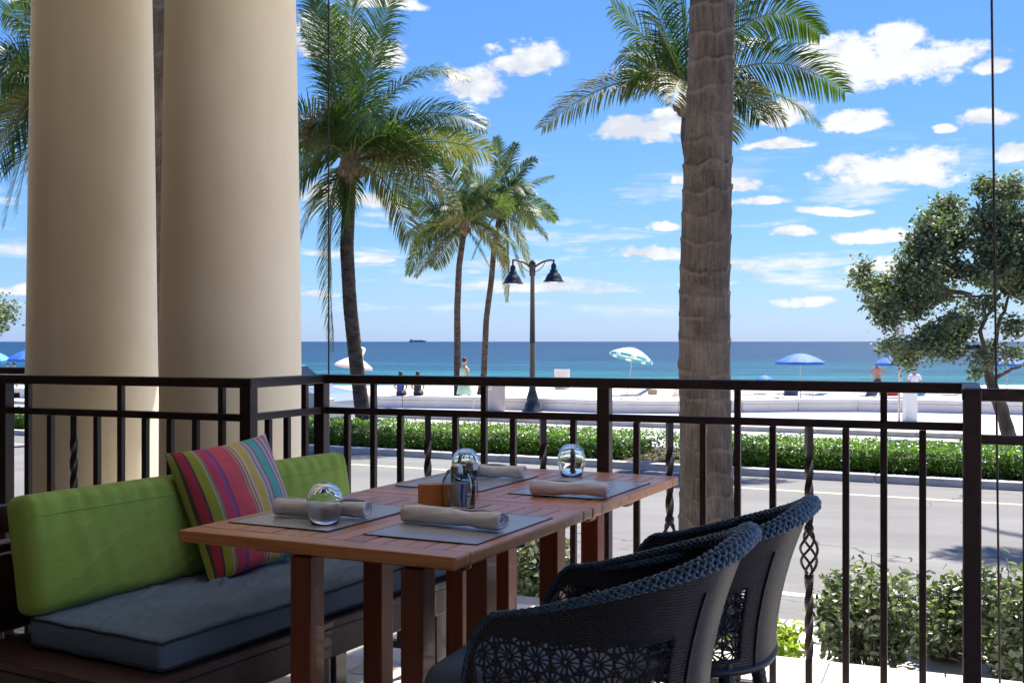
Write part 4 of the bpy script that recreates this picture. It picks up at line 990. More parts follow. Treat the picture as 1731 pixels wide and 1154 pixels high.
# ================================================================== people
def skin_mesh(name, pts, edges, rad, mt, parent, lv=2, loc=(0, 0, 0), root=0):
    me = bpy.data.meshes.new(name); me.from_pydata([tuple(p) for p in pts], edges, []); me.materials.append(mt)
    o = bpy.data.objects.new(name, me); COL.objects.link(o); o.parent = parent; o.location = loc
    sk = o.modifiers.new('skin', 'SKIN'); sk.use_smooth_shade = True
    for i, r in enumerate(rad):
        rr = r if isinstance(r, tuple) else (r, r); me.skin_vertices[0].data[i].radius = rr
    me.skin_vertices[0].data[root].use_root = True
    smooth_mod(o, lv); return o
def head_mesh(e, c, s=1.0, hair=True, hat=None, rz=0, hairm=None):
    """head facing local -y rotated by rz"""
    m = MB(); N = 16; vs = []
    prof = [(0, -.115), (.035, -.11), (.055, -.085), (.068, -.04), (.074, .01), (.076, .05), (.068, .09), (.045, .118), (0, .128)]
    ca, sa = math.cos(rz), math.sin(rz)
    def tr(p): return Vector((p[0] * ca - p[1] * sa, p[0] * sa + p[1] * ca, p[2])) * s + Vector(c)
    for r, z in prof:
        for k in range(N):
            a = 2 * math.pi * k / N; x = math.cos(a) * r; y = math.sin(a) * r * 1.22
            if a > math.pi and z < .03: y *= .93
            vs.append(tr((x, y, z)))
    m.add(vs, [(i * N + k, i * N + (k + 1) % N, (i + 1) * N + (k + 1) % N, (i + 1) * N + k) for i in range(len(prof) - 1) for k in range(N)])
    nose = [tr(p) for p in ((-.012, -.085, -.02), (.012, -.085, -.02), (0, -.112, -.022), (0, -.088, .03))]; m.add(nose, [(0, 1, 2), (0, 2, 3), (1, 3, 2)])
    for sx in (-1, 1):
        ear = [tr((sx * .074 + sx * .012 * math.cos(t), .01 + .022 * math.sin(t), .0 + .03 * math.cos(t))) for t in [k * math.pi / 4 for k in range(8)]]
        m.add(ear + [tr((sx * .066, .005, 0))], [(k, (k + 1) % 8, 8) for k in range(8)])
    h = m.build('head', M['skin'], e, smooth=True, loc=(0, 0, 0))
    fa = MB()
    for sx in (-1, 1): fa.add([tr((sx * .03 - .011, -.083, .012)), tr((sx * .03 + .011, -.083, .012)), tr((sx * .03 + .009, -.0835, .022)), tr((sx * .03 - .009, -.0835, .022))], [(0, 1, 2, 3)])
    fa.add([tr((-.022, -.083, -.058)), tr((.022, -.083, -.058)), tr((.018, -.084, -.066)), tr((-.018, -.084, -.066))], [(0, 1, 2, 3)])
    fa.build('face_features', M['hair'], h, loc=(0, 0, 0))
    hm = MB(); vs = []
    pr = [(.080, -.03), (.084, .02), (.084, .06), (.074, .10), (.05, .13), (0, .142)] if hat is None else [(.10, .045), (.088, .05), (.086, .09), (.07, .125), (.04, .145), (0, .15)]
    for r, z in pr:
        for k in range(N):
            a = 2 * math.pi * k / N; y = math.sin(a) * r * 1.25; zz = z
            if hat is None and math.sin(a) < -.3 and z < .07: zz = .07
            vs.append(tr((math.cos(a) * r, y + .006, zz)))
    hm.add(vs, [(i * N + k, i * N + (k + 1) % N, (i + 1) * N + (k + 1) % N, (i + 1) * N + k) for i in range(len(pr) - 1) for k in range(N)])
    if hat is not None:
        hm.add([tr(p) for p in ((-.06, -.08, .055), (.06, -.08, .055), (.045, -.17, .04), (-.045, -.17, .04), (-.06, -.08, .048), (.06, -.08, .048), (.045, -.17, .033), (-.045, -.17, .033))], [(0, 1, 2, 3), (7, 6, 5, 4), (2, 3, 7, 6), (0, 3, 7, 4), (1, 2, 6, 5)])
    hm.build('hair' if hat is None else 'cap', hat or hairm or M['hair'], e, smooth=True, loc=(0, 0, 0))
def hand(e, wr, dirv, side, name='hand'):
    dirv = Vector(dirv).normalized(); side = Vector(side).normalized(); pts = [Vector(wr), Vector(wr) + dirv * .05, Vector(wr) + dirv * .09]; ed = [(0, 1), (1, 2)]; rad = [(.022, .03), (.018, .038), (.014, .036)]
    o = skin_mesh(name, pts, ed, rad, M['skin'], e, 1)
    fm = MB()
    for k in range(4):
        b0 = pts[2] + side * (-.03 + .02 * k); l = (.07, .08, .078, .06)[k]; cv = Vector((0, 0, -1)) * .018
        fm.tube([b0, b0 + dirv * l * .5, b0 + dirv * l + cv], [.009, .008, .006], 6)
    b0 = pts[1] - side * .035; fm.tube([b0, b0 - side * .03 + dirv * .025, b0 - side * .035 + dirv * .055], [.010, .009, .007], 6)
    fm.build('fingers', M['skin'], o, smooth=True, loc=(0, 0, 0))
def person(label, loc, pose, top=None, bottom=None, scale=1.0, rz=0, hat=None, dress=None):
    """local: feet at 0, faces local -y"""
    e = thing('person', label, 'person', loc, world=False, rz=rz); e.scale = (scale,) * 3
    hs_ = dict(stand=0.0, sit=-.42)[pose if pose in ('stand', 'sit') else 'stand']
    z = lambda v: v + hs_
    V = [(0, 0, z(.95)), (0, .0, z(1.10)), (0, .01, z(1.28)), (0, 0, z(1.43)), (0, -.01, z(1.53))]
    E_ = [(0, 1), (1, 2), (2, 3), (3, 4)]; Rr = [(.15, .11), (.135, .10), (.165, .11), (.13, .09), (.052, .055)]
    def add(p, par, r): V.append(p); E_.append((par, len(V) - 1)); Rr.append(r); return len(V) - 1
    wrists = []
    for s in (-1, 1):
        sh = add((s * .19, 0, z(1.40)), 3, (.062, .06))
        if pose == 'stand':       # hands on hips, elbows out
            elb = add((s * .37, .05, z(1.16)), sh, .044); wr = add((s * .20, -.06, z(1.02)), elb, .03); wrists.append((V[wr], (-s * .3, -1, -.2), (0, 0, 1)))
        elif pose == 'walk':
            elb = add((s * .25, .05 * s, z(1.14)), sh, .042); wr = add((s * .26, -.12 * s, z(.90)), elb, .028); wrists.append((V[wr], (0, -.2, -1), (0, 1, 0)))
        else:                      # seated, hands towards the knees
            elb = add((s * .25, -.03, z(1.14)), sh, .043); wr = add((s * .16, -.26, z(1.06)), elb, .03); wrists.append((V[wr], (-s * .2, -1, -.2), (s, 0, 0)))
        if pose == 'sit':
            hip = add((s * .10, -.02, z(.90)), 0, (.10, .095)); kn = add((s * .13, -.44, z(.93)), hip, .066); an = add((s * .12, -.48, z(.50)), kn, .04); add((s * .13, -.62, z(.46)), an, (.035, .045))
        else:
            sw_ = .0 if pose == 'stand' else .16 * s
            hip = add((s * .10, 0, .88), 0, (.10, .10)); kn = add((s * .12, sw_ * .5 - .02, .50), hip, .064); an = add((s * .13, sw_, .09), kn, .038); add((s * .14, sw_ - .15, .04), an, (.035, .045))
    body = skin_mesh('body', V, E_, Rr, M['skin'], e, 2)
    for w, dv, sd_ in wrists: hand(e, w, dv, sd_)
    if top is not None:
        tv = [(0, 0, z(.93)), (0, 0, z(1.10)), (0, .01, z(1.28)), (0, 0, z(1.44)), (-.19, 0, z(1.40)), (.19, 0, z(1.40)), (-.24, .0, z(1.24)), (.24, .0, z(1.24))]
        skin_mesh('shirt', tv, [(0, 1), (1, 2), (2, 3), (3, 4), (3, 5), (4, 6), (5, 7)], [(.165, .125), (.155, .12), (.185, .13), (.13, .10), .078, .078, .07, .07], top, e, 2)
    if bottom is not None:
        if pose == 'sit': bv = [(0, 0, z(.97)), (0, -.02, z(.90)), (-.10, -.03, z(.90)), (.10, -.03, z(.90)), (-.13, -.36, z(.93)), (.13, -.36, z(.93))]
        else: bv = [(0, 0, 1.0), (0, 0, .90), (-.10, 0, .86), (.10, 0, .86), (-.12, 0, .56), (.12, 0, .56)]
        skin_mesh('shorts', bv, [(0, 1), (1, 2), (1, 3), (2, 4), (3, 5)], [(.16, .12), (.165, .13), .118, .118, .095, .095], bottom, e, 2)
    if dress is not None:
        MB().lathe([(.10, 1.45), (.18, 1.38), (.175, 1.2), (.15, 1.08), (.20, .92), (.26, .65), (.30, .42), (.29, .42), (.19, .92), (.1, 1.3)], 16).build('dress', dress, e, smooth=True, loc=(0, 0, 0))
    head_mesh(e, (0, -.02, z(1.665)), hat=hat)
    return e
Ym = 55; c = at(1483, 577, Ym); c.z = beach_z(Ym)
person('shirtless man standing with hands on hips, facing away, in a blue cap', c, 'stand', None, M['shorts'], 1.0, R(180), hat=M['cap'])
c = at(1546, 577, 50); c.z = beach_z(50) + .0
person('dark-haired man in a white shirt sitting on a blue beach chair', c, 'sit', M['shirt_w'], M['shirt_b'], 1.08, R(165))
lounger(1549, 49.3, R(-85), M['lblue'], 'blue beach chair under the man in the white shirt', .3, .9)
cw = on(676, 689, -1.08)
for px, lb_, mt in ((677, 'person in a blue shirt sitting on the white wall, seen from behind', M['shirt_b']), (706, 'person in a black shirt sitting on the white wall, seen from behind', M['shirt_n'])):
    c = at(px, 577, cw.y + .28); c.z = -1.08
    c.z = -1.08 + .07; person(lb_, c, 'sit', mt, M['shorts'], .86, R(176))
c = at(785, 577, 42); c.z = beach_z(42)
person('woman in a mint green dress walking behind the straight palm trunk', c, 'walk', None, None, 1.02, R(120), dress=M['mint'])
for px, lb_, mt in ((13, 'person in a white top standing at the far left edge of the beach', M['shirt_w']), (24, 'bare-armed dark-haired person beside the white-topped one at far left', M['tan'])):
    c = at(px, 577, 58); c.z = beach_z(58); person(lb_, c, 'walk', mt, M['shorts'], .97, R(200))

# ================================================================== vehicle and ship
def car(c, ang, label):
    e = thing('parked_car', label, 'car', c, world=False, rz=ang)
    pr = [(-2.25, .35), (-2.3, .75), (-2.15, 1.0), (-1.95, 1.05), (-1.75, 1.55), (-1.3, 1.72), (.4, 1.72), (1.15, 1.15), (2.1, 1.0), (2.3, .8), (2.3, .4), (2.2, .3)]
    def slab(prof, w0, w1, zc_=1.08):
        m = MB(); n = len(prof); vs = []
        for s in (-1, 1):
            for x, z in prof: vs.append((x, s * (w0 if z < zc_ else w1 + (w0 - w1) * max(0, (1.75 - z) / .67)), z))
        m.add(vs, [tuple(range(n)), tuple(reversed(range(n, 2 * n)))] + [(i, i + n, (i + 1) % n + n, (i + 1) % n) for i in range(n)]); return m
    slab(pr, .92, .76).build('body', M['carpaint'], e, loc=(0, 0, 0))
    for s in (-1, 1):
        for x0, x1, x2, x3 in ((-1.72, -1.38, -.55, -.55), (-.47, -.47, .42, .42), (.5, .5, .42, 1.0)):
            z0, z1 = 1.12, 1.60
            def yy(z): return s * (.76 + .16 * (1.75 - z) / .67 + .006)
            if x0 == .5: vs = [(.5, yy(z0), z0), (1.06, yy(z0), z0), (.5, yy(z1 - .05), z1 - .05)]; fs = [(0, 1, 2)]
            else: vs = [(x0, yy(z0), z0), (x2, yy(z0), z0), (x3, yy(z1), z1), (x1, yy(z1), z1)]; fs = [(0, 1, 2, 3)]
            MB().add(vs, fs).build('side_window', M['carglass'], e, loc=(0, 0, 0))
        for x in (-1.4, 1.45):
            w = MB(); prf = [(.12, -.1), (.33, -.11), (.36, -.08), (.36, .08), (.33, .11), (.12, .1)]; w.lathe(prf, 20, closed=True); o = w.build('wheel', M['tyre'], e, loc=(x, s * .86, .36)); o.rotation_euler = (R(90), 0, 0)
            h = MB(); h.lathe([(0, -.07), (.2, -.07), (.21, 0), (.2, .07), (0, .07)], 14); h.build('rim', M['alloy'], o, loc=(0, 0, 0))
    MB().add([(.47, -.70, 1.70), (.47, .70, 1.70), (1.12, .82, 1.20), (1.12, -.82, 1.20)], [(0, 1, 2, 3)]).build('windscreen', M['carglass'], e, loc=(.01, 0, .012))
    MB().add([(-1.38, -.70, 1.695), (-1.38, .70, 1.695), (-1.76, .78, 1.5), (-1.93, .85, 1.12), (-1.93, -.85, 1.12), (-1.76, -.78, 1.5)], [(0, 1, 2, 5), (5, 2, 3, 4)]).build('rear_window', M['carglass'], e, loc=(-.025, 0, .012))
    for s in (-1, 1):
        MB().box((2.27, s * .68, .82), (.12, .34, .14), bev=.03).build('headlight', M['lens'], e, loc=(0, 0, 0)); MB().box((-2.24, s * .78, .92), (.12, .18, .22), bev=.03).build('tail_light', M['lightred'], e, loc=(0, 0, 0))
        MB().box((.72, s * 1.0, 1.15), (.12, .16, .12), bev=.03).build('side_mirror', M['carpaint'], e, loc=(0, 0, 0))
cc = at(505, 577, 30.6); cc.z = -1.188
car(cc + Vector((-.6, 0, 0)), math.atan2(rd.y, rd.x), 'silver-blue car parked beyond the hedge, mostly hidden by the right cream column')
c = at(705, 577, 6000); c.z = -2.4
e = thing('cargo_ship', 'distant hazy cargo ship on the horizon', 'ship', c, world=False)
MB().add([(-42, -7, 0), (38, -7, 0), (46, 0, 0), (38, 7, 0), (-42, 7, 0), (-44, -7, 8), (42, -7, 8), (52, 0, 9), (42, 7, 8), (-44, 7, 8)], [(0, 1, 2, 3, 4), (5, 6, 7, 8, 9), (0, 1, 6, 5), (1, 2, 7, 6), (2, 3, 8, 7), (3, 4, 9, 8), (4, 0, 5, 9)]).build('hull', M['ship'], e, loc=(0, 0, 0))
MB().box((-32, 0, 12), (10, 12, 8)).build('bridge', M['ship'], e, loc=(0, 0, 0)); MB().box((5, 0, 9.5), (58, 11, 3)).build('cargo', M['ship'], e, loc=(0, 0, 0))

# ================================================================== tables
TE = Vector((.897, -.441, 0)).normalized(); TG = Vector((.441, .897, 0)).normalized(); TA = Vector((-.837, 2.735, 0)); TH = .74; TS = .797
def tp(a, b_, z=TH): return TA + TE * a + TG * b_ + Vector((0, 0, z))
tang = math.atan2(TE.y, TE.x)
def make_table(label, b0):
    o = tp(0, b0, 0); e = thing('dining_table', label, 'table', o, 'square teak tables pushed together', world=False, rz=tang)
    S = TS; w = .068; th = .030; z = TH - th / 2
    g = .0018
    def brd(name, cx, cy, sx, sy, zz=0): MB().box((0, 0, 0), (sx, sy, th), bev=.004).build(name, M['teak'], e, loc=(cx, cy, z + zz))
    # local x = a (across), y = b (away)
    for y in (w / 2 + .001, S - w / 2 - .001):
        m = MB().box((0, 0, 0), (S - .002, w, th), bev=.007); m.build('frame_board', M['teak'], e, loc=(S / 2, y, z))
    for x in (w / 2 + .001, S - w / 2 - .001):
        m = MB().box((0, 0, 0), (w, S - 2 * w - .003, th), bev=.006); o_ = m.build('frame_board', M['teak'], e, loc=(x, S / 2, z))
    ns = 12; W_ = (S - 2 * w - .004) / ns; me = None
    for i in range(ns):
        x = w + .002 + W_ * (i + .5); zz = random.uniform(-.0006, .0006) - .0006
        if me is None: o_ = MB().box((0, 0, 0), (W_ - .0042, S - 2 * w - .0015, th * .8), bev=.0022).build('slat', M['teak_s'], e, loc=(x, S / 2, z + th * .1 + zz)); me = o_.data
        else: link('slat', me, e, (x, S / 2, z + th * .1 + zz))
    for y in (.2, .53):
        MB().box((0, 0, 0), (.62, .06, .045), bev=.015).build('cross_rail', M['teak_leg'], e, loc=(S / 2 + .01, y, TH - th - .0225))
        for x in (.25, .58):
            MB().box((0, 0, 0), (.062, .062, TH - th - .045 - .04 - FZ), bev=.004).build('leg', M['teak_leg'], e, loc=(x, y, (TH - th - .045 + .04 + FZ) / 2))
    for x in (.25, .58): MB().box((0, 0, 0), (.07, .66, .04), bev=.008).build('foot', M['teak_leg'], e, loc=(x, .365, FZ + .02))
    MB().box((0, 0, 0), (.30, .05, .04), bev=.004).build('apron', M['teak_leg'], e, loc=(.415, .365, TH - th - .022))
def wood_y(q, p): wood_fn((.48, .155, .040), (.74, .31, .095), ax='y')(q, p)
M['teak_s'] = mat('varnished_teak_slat', (.33, .13, .06), .45, .5, coat=.85, fn=wood_y, **{'Coat Roughness': .34})
make_table('near square teak table of slats carrying the orange block and the glass jar', 0)
make_table('far square teak table nearest the railing', TS + .004)
def placemat(a, b_, label):
    m = MB(); L, Wd = .315, .43; r = .004
    c = tp(a + L / 2, b_ + Wd / 2, TH + .0012); e = thing('placemat', label, 'placemat', c, 'woven grey placemats', world=False, rz=tang)
    MB().box((0, 0, 0), (L - .008, Wd - .008, .0022)).build('mat_weave', M['placemat'], e, loc=(0, 0, .0004))
    ed = MB()
    for s in (-1, 1): ed.box((0, s * (Wd / 2 - .003), 0), (L, .006, .0026)); ed.box((s * (L / 2 - .003), 0, 0), (.006, Wd - .0125, .0026))
    ed.build('mat_edge', M['mat_edge'], e, loc=(0, 0, .0002))
placemat(.045, .138, 'grey placemat at the left of the near table, by the striped pillow')
placemat(.457, .144, 'grey placemat at the near right corner of the near table')
placemat(.045, .94, 'grey placemat at the back left of the far table, nearest the green cushion')
placemat(.455, .94, 'grey placemat at the right of the far table, nearest the far chair')
ZT = TH + .0027
def napkin(p, q, label, seed):
    p, q = Vector(p), Vector(q); ax = (q - p); L = ax.length; ang = math.atan2(ax.y, ax.x)
    e = thing('napkin', label, 'napkin', ((p + q) / 2).to_tuple(), 'rolled white napkins', world=False, rz=ang); rnd = random.Random(seed)
    m = MB(); turns = 3.0; K = 90; NX = 44; R1 = .0265
    for i in range(NX):
        x = -L / 2 + L * i / (NX - 1)
        for k in range(K):
            t = k / (K - 1); a = t * turns * 2 * math.pi + .9 + .25 * math.sin(i * .2 + seed); r = .005 + (R1 - .005) * t
            r *= 1 + .22 * noise.noise(Vector((x * 9, a * .35, seed))) + .09 * noise.noise(Vector((x * 30, a * 1.1, seed + 3))) + .10 * noise.noise(Vector((x * 12 + a * 1.2, a * .5, seed + 7)))
            r *= 1 - .13 * math.exp(-((x - .02 * seed % .08) / .03) ** 2) + .08 * abs(x) / L
            sk = .012 * t * math.sin(seed) * (1 if i > NX / 2 else -1) * abs(x) * 6
            m.v.append((x + sk, math.cos(a) * r * 1.12, max(math.sin(a) * r * .97 + R1, .002)))
    m.f = [(i * K + k, i * K + k + 1, (i + 1) * K + k + 1, (i + 1) * K + k) for i in range(NX - 1) for k in range(K - 1)]
    o = m.build('napkin_roll', M['napkin'], e, smooth=True, loc=(0, 0, 0)); s_ = o.modifiers.new('s', 'SOLIDIFY'); s_.thickness = .0022; s_.offset = -1
    return e
napkin((-.628, 2.935, ZT), (-.385, 2.878, ZT), 'rolled white napkin behind the glass at the left of the near table', 1)
napkin((-.270, 2.83, ZT), (-.028, 2.688, ZT), 'longest rolled white napkin, at the near right of the near table', 2)
napkin((-.20, 3.765, ZT), (.040, 3.70, ZT), 'rolled white napkin farthest away, behind the glass jar', 3)
napkin((.055, 3.335, ZT), (.293, 3.262, ZT), 'rolled white napkin at the right of the far table, before the lone glass', 4)
def glass(px, py, label, s=1.0):
    c = on(px, py, ZT); e = thing('wine_glass', label, 'glass', c, 'upturned stemless glasses', world=False)
    out_ = [(.036, 0), (.042, .02), (.0475, .045), (.047, .065), (.040, .088), (.026, .102), (.012, .107), (0, .1075)]
    inn = [(0, .1015), (.013, .100), (.024, .096), (.038, .084), (.0448, .064), (.0453, .045), (.040, .02), (.0345, 0)]
    m = MB(); m.lathe([(r * s, z * s) for r, z in out_ + inn], 40, closed=True); m.build('glass_bowl', M['glass'], e, smooth=True, loc=(0, 0, 0))
glass(549, 884, 'upturned stemless glass at the left of the near table', .98)
glass(966, 803, 'upturned stemless glass at the right of the far table', 1.02)
glass(787, 811, 'upturned stemless glass at the back left of the far table behind the shakers', 1.0)
# jar, shakers, block
c = on(775, 858, TH); c.z = TH
e = thing('glass_jar', 'clear square-shouldered glass jar holding paper packets beside the orange block', 'jar', c, world=False, rz=tang + .3)
def sq(prof, n=40, p=3.2):
    m = MB(); N = len(prof); vs = []
    for r, z, k in prof:
        for i in range(n):
            a = 2 * math.pi * i / n; pw = 2 + (p - 2) * k; q = (abs(math.cos(a)) ** pw + abs(math.sin(a)) ** pw) ** (-1 / pw); vs.append((math.cos(a) * r * q, math.sin(a) * r * q, z))
    m.add(vs, [(i * n + j, i * n + (j + 1) % n, ((i + 1) % N) * n + (j + 1) % n, ((i + 1) % N) * n + j) for i in range(N) for j in range(n)]); return m
sq([(0, 0, 1), (.043, .0, 1), (.0455, .006, 1), (.0465, .06, 1), (.043, .082, .7), (.034, .097, .2), (.0335, .106, 0), (.0305, .106, 0), (.031, .097, .2), (.040, .080, .7), (.0435, .06, 1), (.0425, .008, 1), (0, .006, 1)]).build('jar_glass', M['thin'], e, smooth=True, loc=(0, 0, 0))
PL = ['white paper packet at the very front inside the glass jar', 'blue paper packet second from the front inside the glass jar', 'white paper packet in the middle of the glass jar', 'blue paper packet second from the back inside the glass jar', 'white paper packet at the very back inside the glass jar']
for i in range(5):
    mt = M['packet_b'] if i in (1, 3) else M['packet_w']
    p = thing('sugar_packet', PL[i], 'packet', c + Vector((0, 0, .008)), 'paper packets inside the glass jar', world=False, rz=i * .12 - .7)
    m = MB(); 
    for kx in range(4):
        for kz in range(5): m.v.append((-.022 + .0147 * kx, -.016 + i * .007 + .003 * math.sin(kx + kz * .8 + i), .0 + .015 * kz * 1.0))
    m.f = [(a * 5 + b_, (a + 1) * 5 + b_, (a + 1) * 5 + b_ + 1, a * 5 + b_ + 1) for a in range(3) for b_ in range(4)]
    o = m.build('packet_body', mt, p, loc=(0, 0, 0)); o.modifiers.new('s', 'SOLIDIFY').thickness = .0016
for (px, py, lab, fill) in ((772, 846, 'glass shaker with grey metal cap, left of the pair behind the jar', 'pepper'), (797, 838, 'glass shaker with grey metal cap, right of the pair behind the jar', 'salt')):
    c = on(px, py, TH); e = thing('shaker', lab, 'shaker', c, 'salt and pepper shakers', world=False)
    MB().lathe([(0, 0), (.020, 0), (.021, .01), (.0175, .05), (.0165, .085), (.0145, .085), (.015, .05), (.018, .012), (0, .008)], 24, closed=True).build('shaker_glass', M['thin'], e, smooth=True, loc=(0, 0, 0))
    MB().lathe([(0, .010), (.0165, .012), (.0145, .045), (0, .047)], 20).build('shaker_fill', M[fill], e, smooth=True, loc=(0, 0, 0))
    MB().lathe([(.0180, .080), (.0185, .098), (.015, .106), (.006, .110), (0, .1105)], 24).build('shaker_cap', M['steel'], e, smooth=True, loc=(0, 0, 0))
c = on(733, 857, TH)
e = thing('table_block', 'small orange wooden holder block left of the glass jar', 'holder', c, world=False, rz=R(4))
MB().box((0, 0, .037), (.088, .045, .060), bev=.002).build('block_body', M['orange'], e, loc=(0, 0, 0)); MB().box((0, 0, .0035), (.096, .052, .007), bev=.002).build('block_base', M['orange'], e, loc=(0, 0, 0))

# ================================================================== bench
BA = Vector((.492, .870, 0)).normalized(); BC = Vector((.870, -.492, 0)).normalized(); BO = Vector((-1.335, 3.015, 0)); bang = math.atan2(BA.y, BA.x)
def bp(a, c, z): return BO + BA * a + BC * c + Vector((0, 0, z))
bench = thing('bench', 'long low dark wooden bench under the blue and green cushions', 'bench', bp(.7, .26, 0))
def bbox(name, a0, a1, c0, c1, z0, z1, bev=.005, mt='bench_wood', par=None):
    m = MB(); m.frame(bp((a0 + a1) / 2, (c0 + c1) / 2, (z0 + z1) / 2), BA, BC, (0, 0, 1), a1 - a0, c1 - c0, z1 - z0, bev=bev); return m.build(name, M[mt], par or bench)
bbox('seat_board', -.12, 1.46, -.14, .55, .345, .370)
bbox('front_rail', -.12, 1.46, .515, .545, .255, .344); bbox('back_rail', -.12, 1.46, -.12, -.09, .255, .344)
bbox('end_rail', -.12, -.09, -.088, .513, .255, .344); bbox('end_rail', 1.43, 1.46, -.088, .513, .255, .344)
for a in (-.02, .66, 1.33):
    for c_ in (-.06, .40): bbox('leg', a, a + .07, c_, c_ + .07, FZ, .254)
bbox('backrest_rail', -.12, 1.46, -.20, -.17, .66, .74); bbox('backrest_panel', -.12, 1.46, -.20, -.17, .38, .60)
for a in (-.12, .62, 1.40): bbox('backrest_post', a, a + .06, -.169, -.14, .30, .76)
def cushion(name, L, Wd, T, mt, rnd_=.035, puff=.012, wr=.006, folds=0, seed=0, nx=70, ny=34, fold=(1, 0), tick=0.0):
    """rounded soft slab: x length, y width, z thickness; centre at the origin"""
    m = MB()
    def P(x, y, z):   # x,y,z in -1..1 on the cube surface
        X = Vector((x * L / 2, y * Wd / 2, z * T / 2)); r = rnd_
        c = Vector((max(-L / 2 + r, min(L / 2 - r, X.x)), max(-Wd / 2 + r, min(Wd / 2 - r, X.y)), max(-T / 2 + r, min(T / 2 - r, X.z))))
        dv = X - c
        if dv.length > 1e-6: X = c + dv.normalized() * r
        bul = (1 - x ** 4) * (1 - y ** 4)
        X.z += z * puff * bul if abs(z) > .5 else 0
        n1 = noise.noise(Vector((X.x * 5 * fold[0] + X.y * 14 * fold[1] + seed, X.y * 6, X.z * 6))) + .5 * noise.noise(Vector((X.x * 16 + seed, X.y * 7 + X.x * 9, X.z * 9)))
        X += Vector((0, 0, 1 if z > 0 else -1)) * n1 * wr * (.3 + .7 * bul)
        if folds and z > .5:
            q1 = noise.noise(Vector((X.x * 3.2 + X.y * 2.0 + 9, X.y * 15 - X.x * 7, 3.3))); q2 = noise.noise(Vector((X.x * 7 + X.y * 3, X.y * 30 - X.x * 15, 1.3)))
            X.z += folds * ((1 - abs(q1) * 2.2) ** 3 * .9 + max(0, 1 - abs(q2) * 2.5) ** 2 * .35) * bul ** .5
        if tick:   # short vertical gathers below the seam of a standing cushion
            X.z += tick * abs(math.sin(X.x * 46 + 2 * noise.noise(Vector((X.x * 7, seed, 0))))) ** 3 * max(0, y) ** 2 * (1 if z > 0 else 0) * -1
        return X
    def face(fn, a, b_):
        o = len(m.v)
        for i in range(a + 1):
            for j in range(b_ + 1): m.v.append(tuple(fn(-1 + 2 * i / a, -1 + 2 * j / b_)))
        for i in range(a):
            for j in range(b_): m.f.append((o + i * (b_ + 1) + j, o + (i + 1) * (b_ + 1) + j, o + (i + 1) * (b_ + 1) + j + 1, o + i * (b_ + 1) + j + 1))
    nz = 8
    face(lambda u, v: P(u, v, 1), nx, ny); face(lambda u, v: P(-u, v, -1), nx, ny)
    face(lambda u, v: P(u, -1, v), nx, nz); face(lambda u, v: P(-u, 1, v), nx, nz)
    face(lambda u, v: P(1, u, v), ny, nz); face(lambda u, v: P(-1, -u, v), ny, nz)
    bm = bmesh.new(); me = bpy.data.meshes.new(name); me.from_pydata(m.v, [], m.f); bm.from_mesh(me)
    bmesh.ops.remove_doubles(bm, verts=bm.verts[:], dist=.0008); bmesh.ops.recalc_face_normals(bm, faces=bm.faces[:]); bm.to_mesh(me); bm.free()
    for p in me.polygons: p.use_smooth = True
    me.materials.append(mt); return me, P
# seat cushion
sc_ = thing('seat_cushion', 'long blue-grey seat cushion on the bench', 'cushion', bp(.70, .26, .371), world=False, rz=bang)
me, P = cushion('cushion_body', 1.40, .52, .084, M['blue'], .020, .012, .010, .011, 2, 230, 100, (.6, 1))
o = link('cushion_body', me, sc_, (0, 0, .042))
for zz in (.8, -.8):
    pts = [];
    for i in range(61): pts.append(P(-1 + i / 30, -1, zz))
    for i in range(1, 25): pts.append(P(1, -1 + i / 12, zz))
    for i in range(61): pts.append(P(1 - i / 30, 1, zz))
    for i in range(1, 25): pts.append(P(-1, 1 - i / 12, zz))
    pm = MB(); pm.tube([Vector((p.x, p.y, p.z)) * 1.0 + Vector((0, 0, .003 * zz)) for p in pts], .0042, 6); pm.build('piping', M['blue_pipe'], sc_, smooth=True, loc=(0, 0, .042))
# back cushions: local x along, y up, z towards the front -> stand up
def back_cushion(a, label, L, seed):
    base = bp(a, .015, .448); e = thing('back_cushion', label, 'cushion', base, 'green back cushions leaning on the bench back', world=False)
    e.rotation_mode = 'XYZ'
    me, P = cushion('cushion_body', L, .335, .115, M['green'], .034, .014, .010, .004, seed, 110, 40, (1, 0), tick=.009)
    o = link('cushion_body', me, e, (0, 0, 0))
    X = BA; Z = (BC * math.cos(R(10)) + Vector((0, 0, 1)) * math.sin(R(10))); Y = Z.cross(X)
    M4 = Matrix((X, Y, Z)).transposed().to_4x4(); M4.translation = Y * .17 - BC * .01
    o.matrix_local = M4
    pts = [P(-1 + i / 20, .62, .99) for i in range(41)]
    pm = MB(); pm.tube([p + Vector((0, .0, .0004)) for p in pts], .0022, 5); s = pm.build('seam', M['green'], e, smooth=True, loc=(0, 0, 0)); s.matrix_local = M4
back_cushion(.345, 'near green back cushion, left of the striped pillow', .70, 4)
back_cushion(1.06, 'far green back cushion, right of the striped pillow', .70, 9)
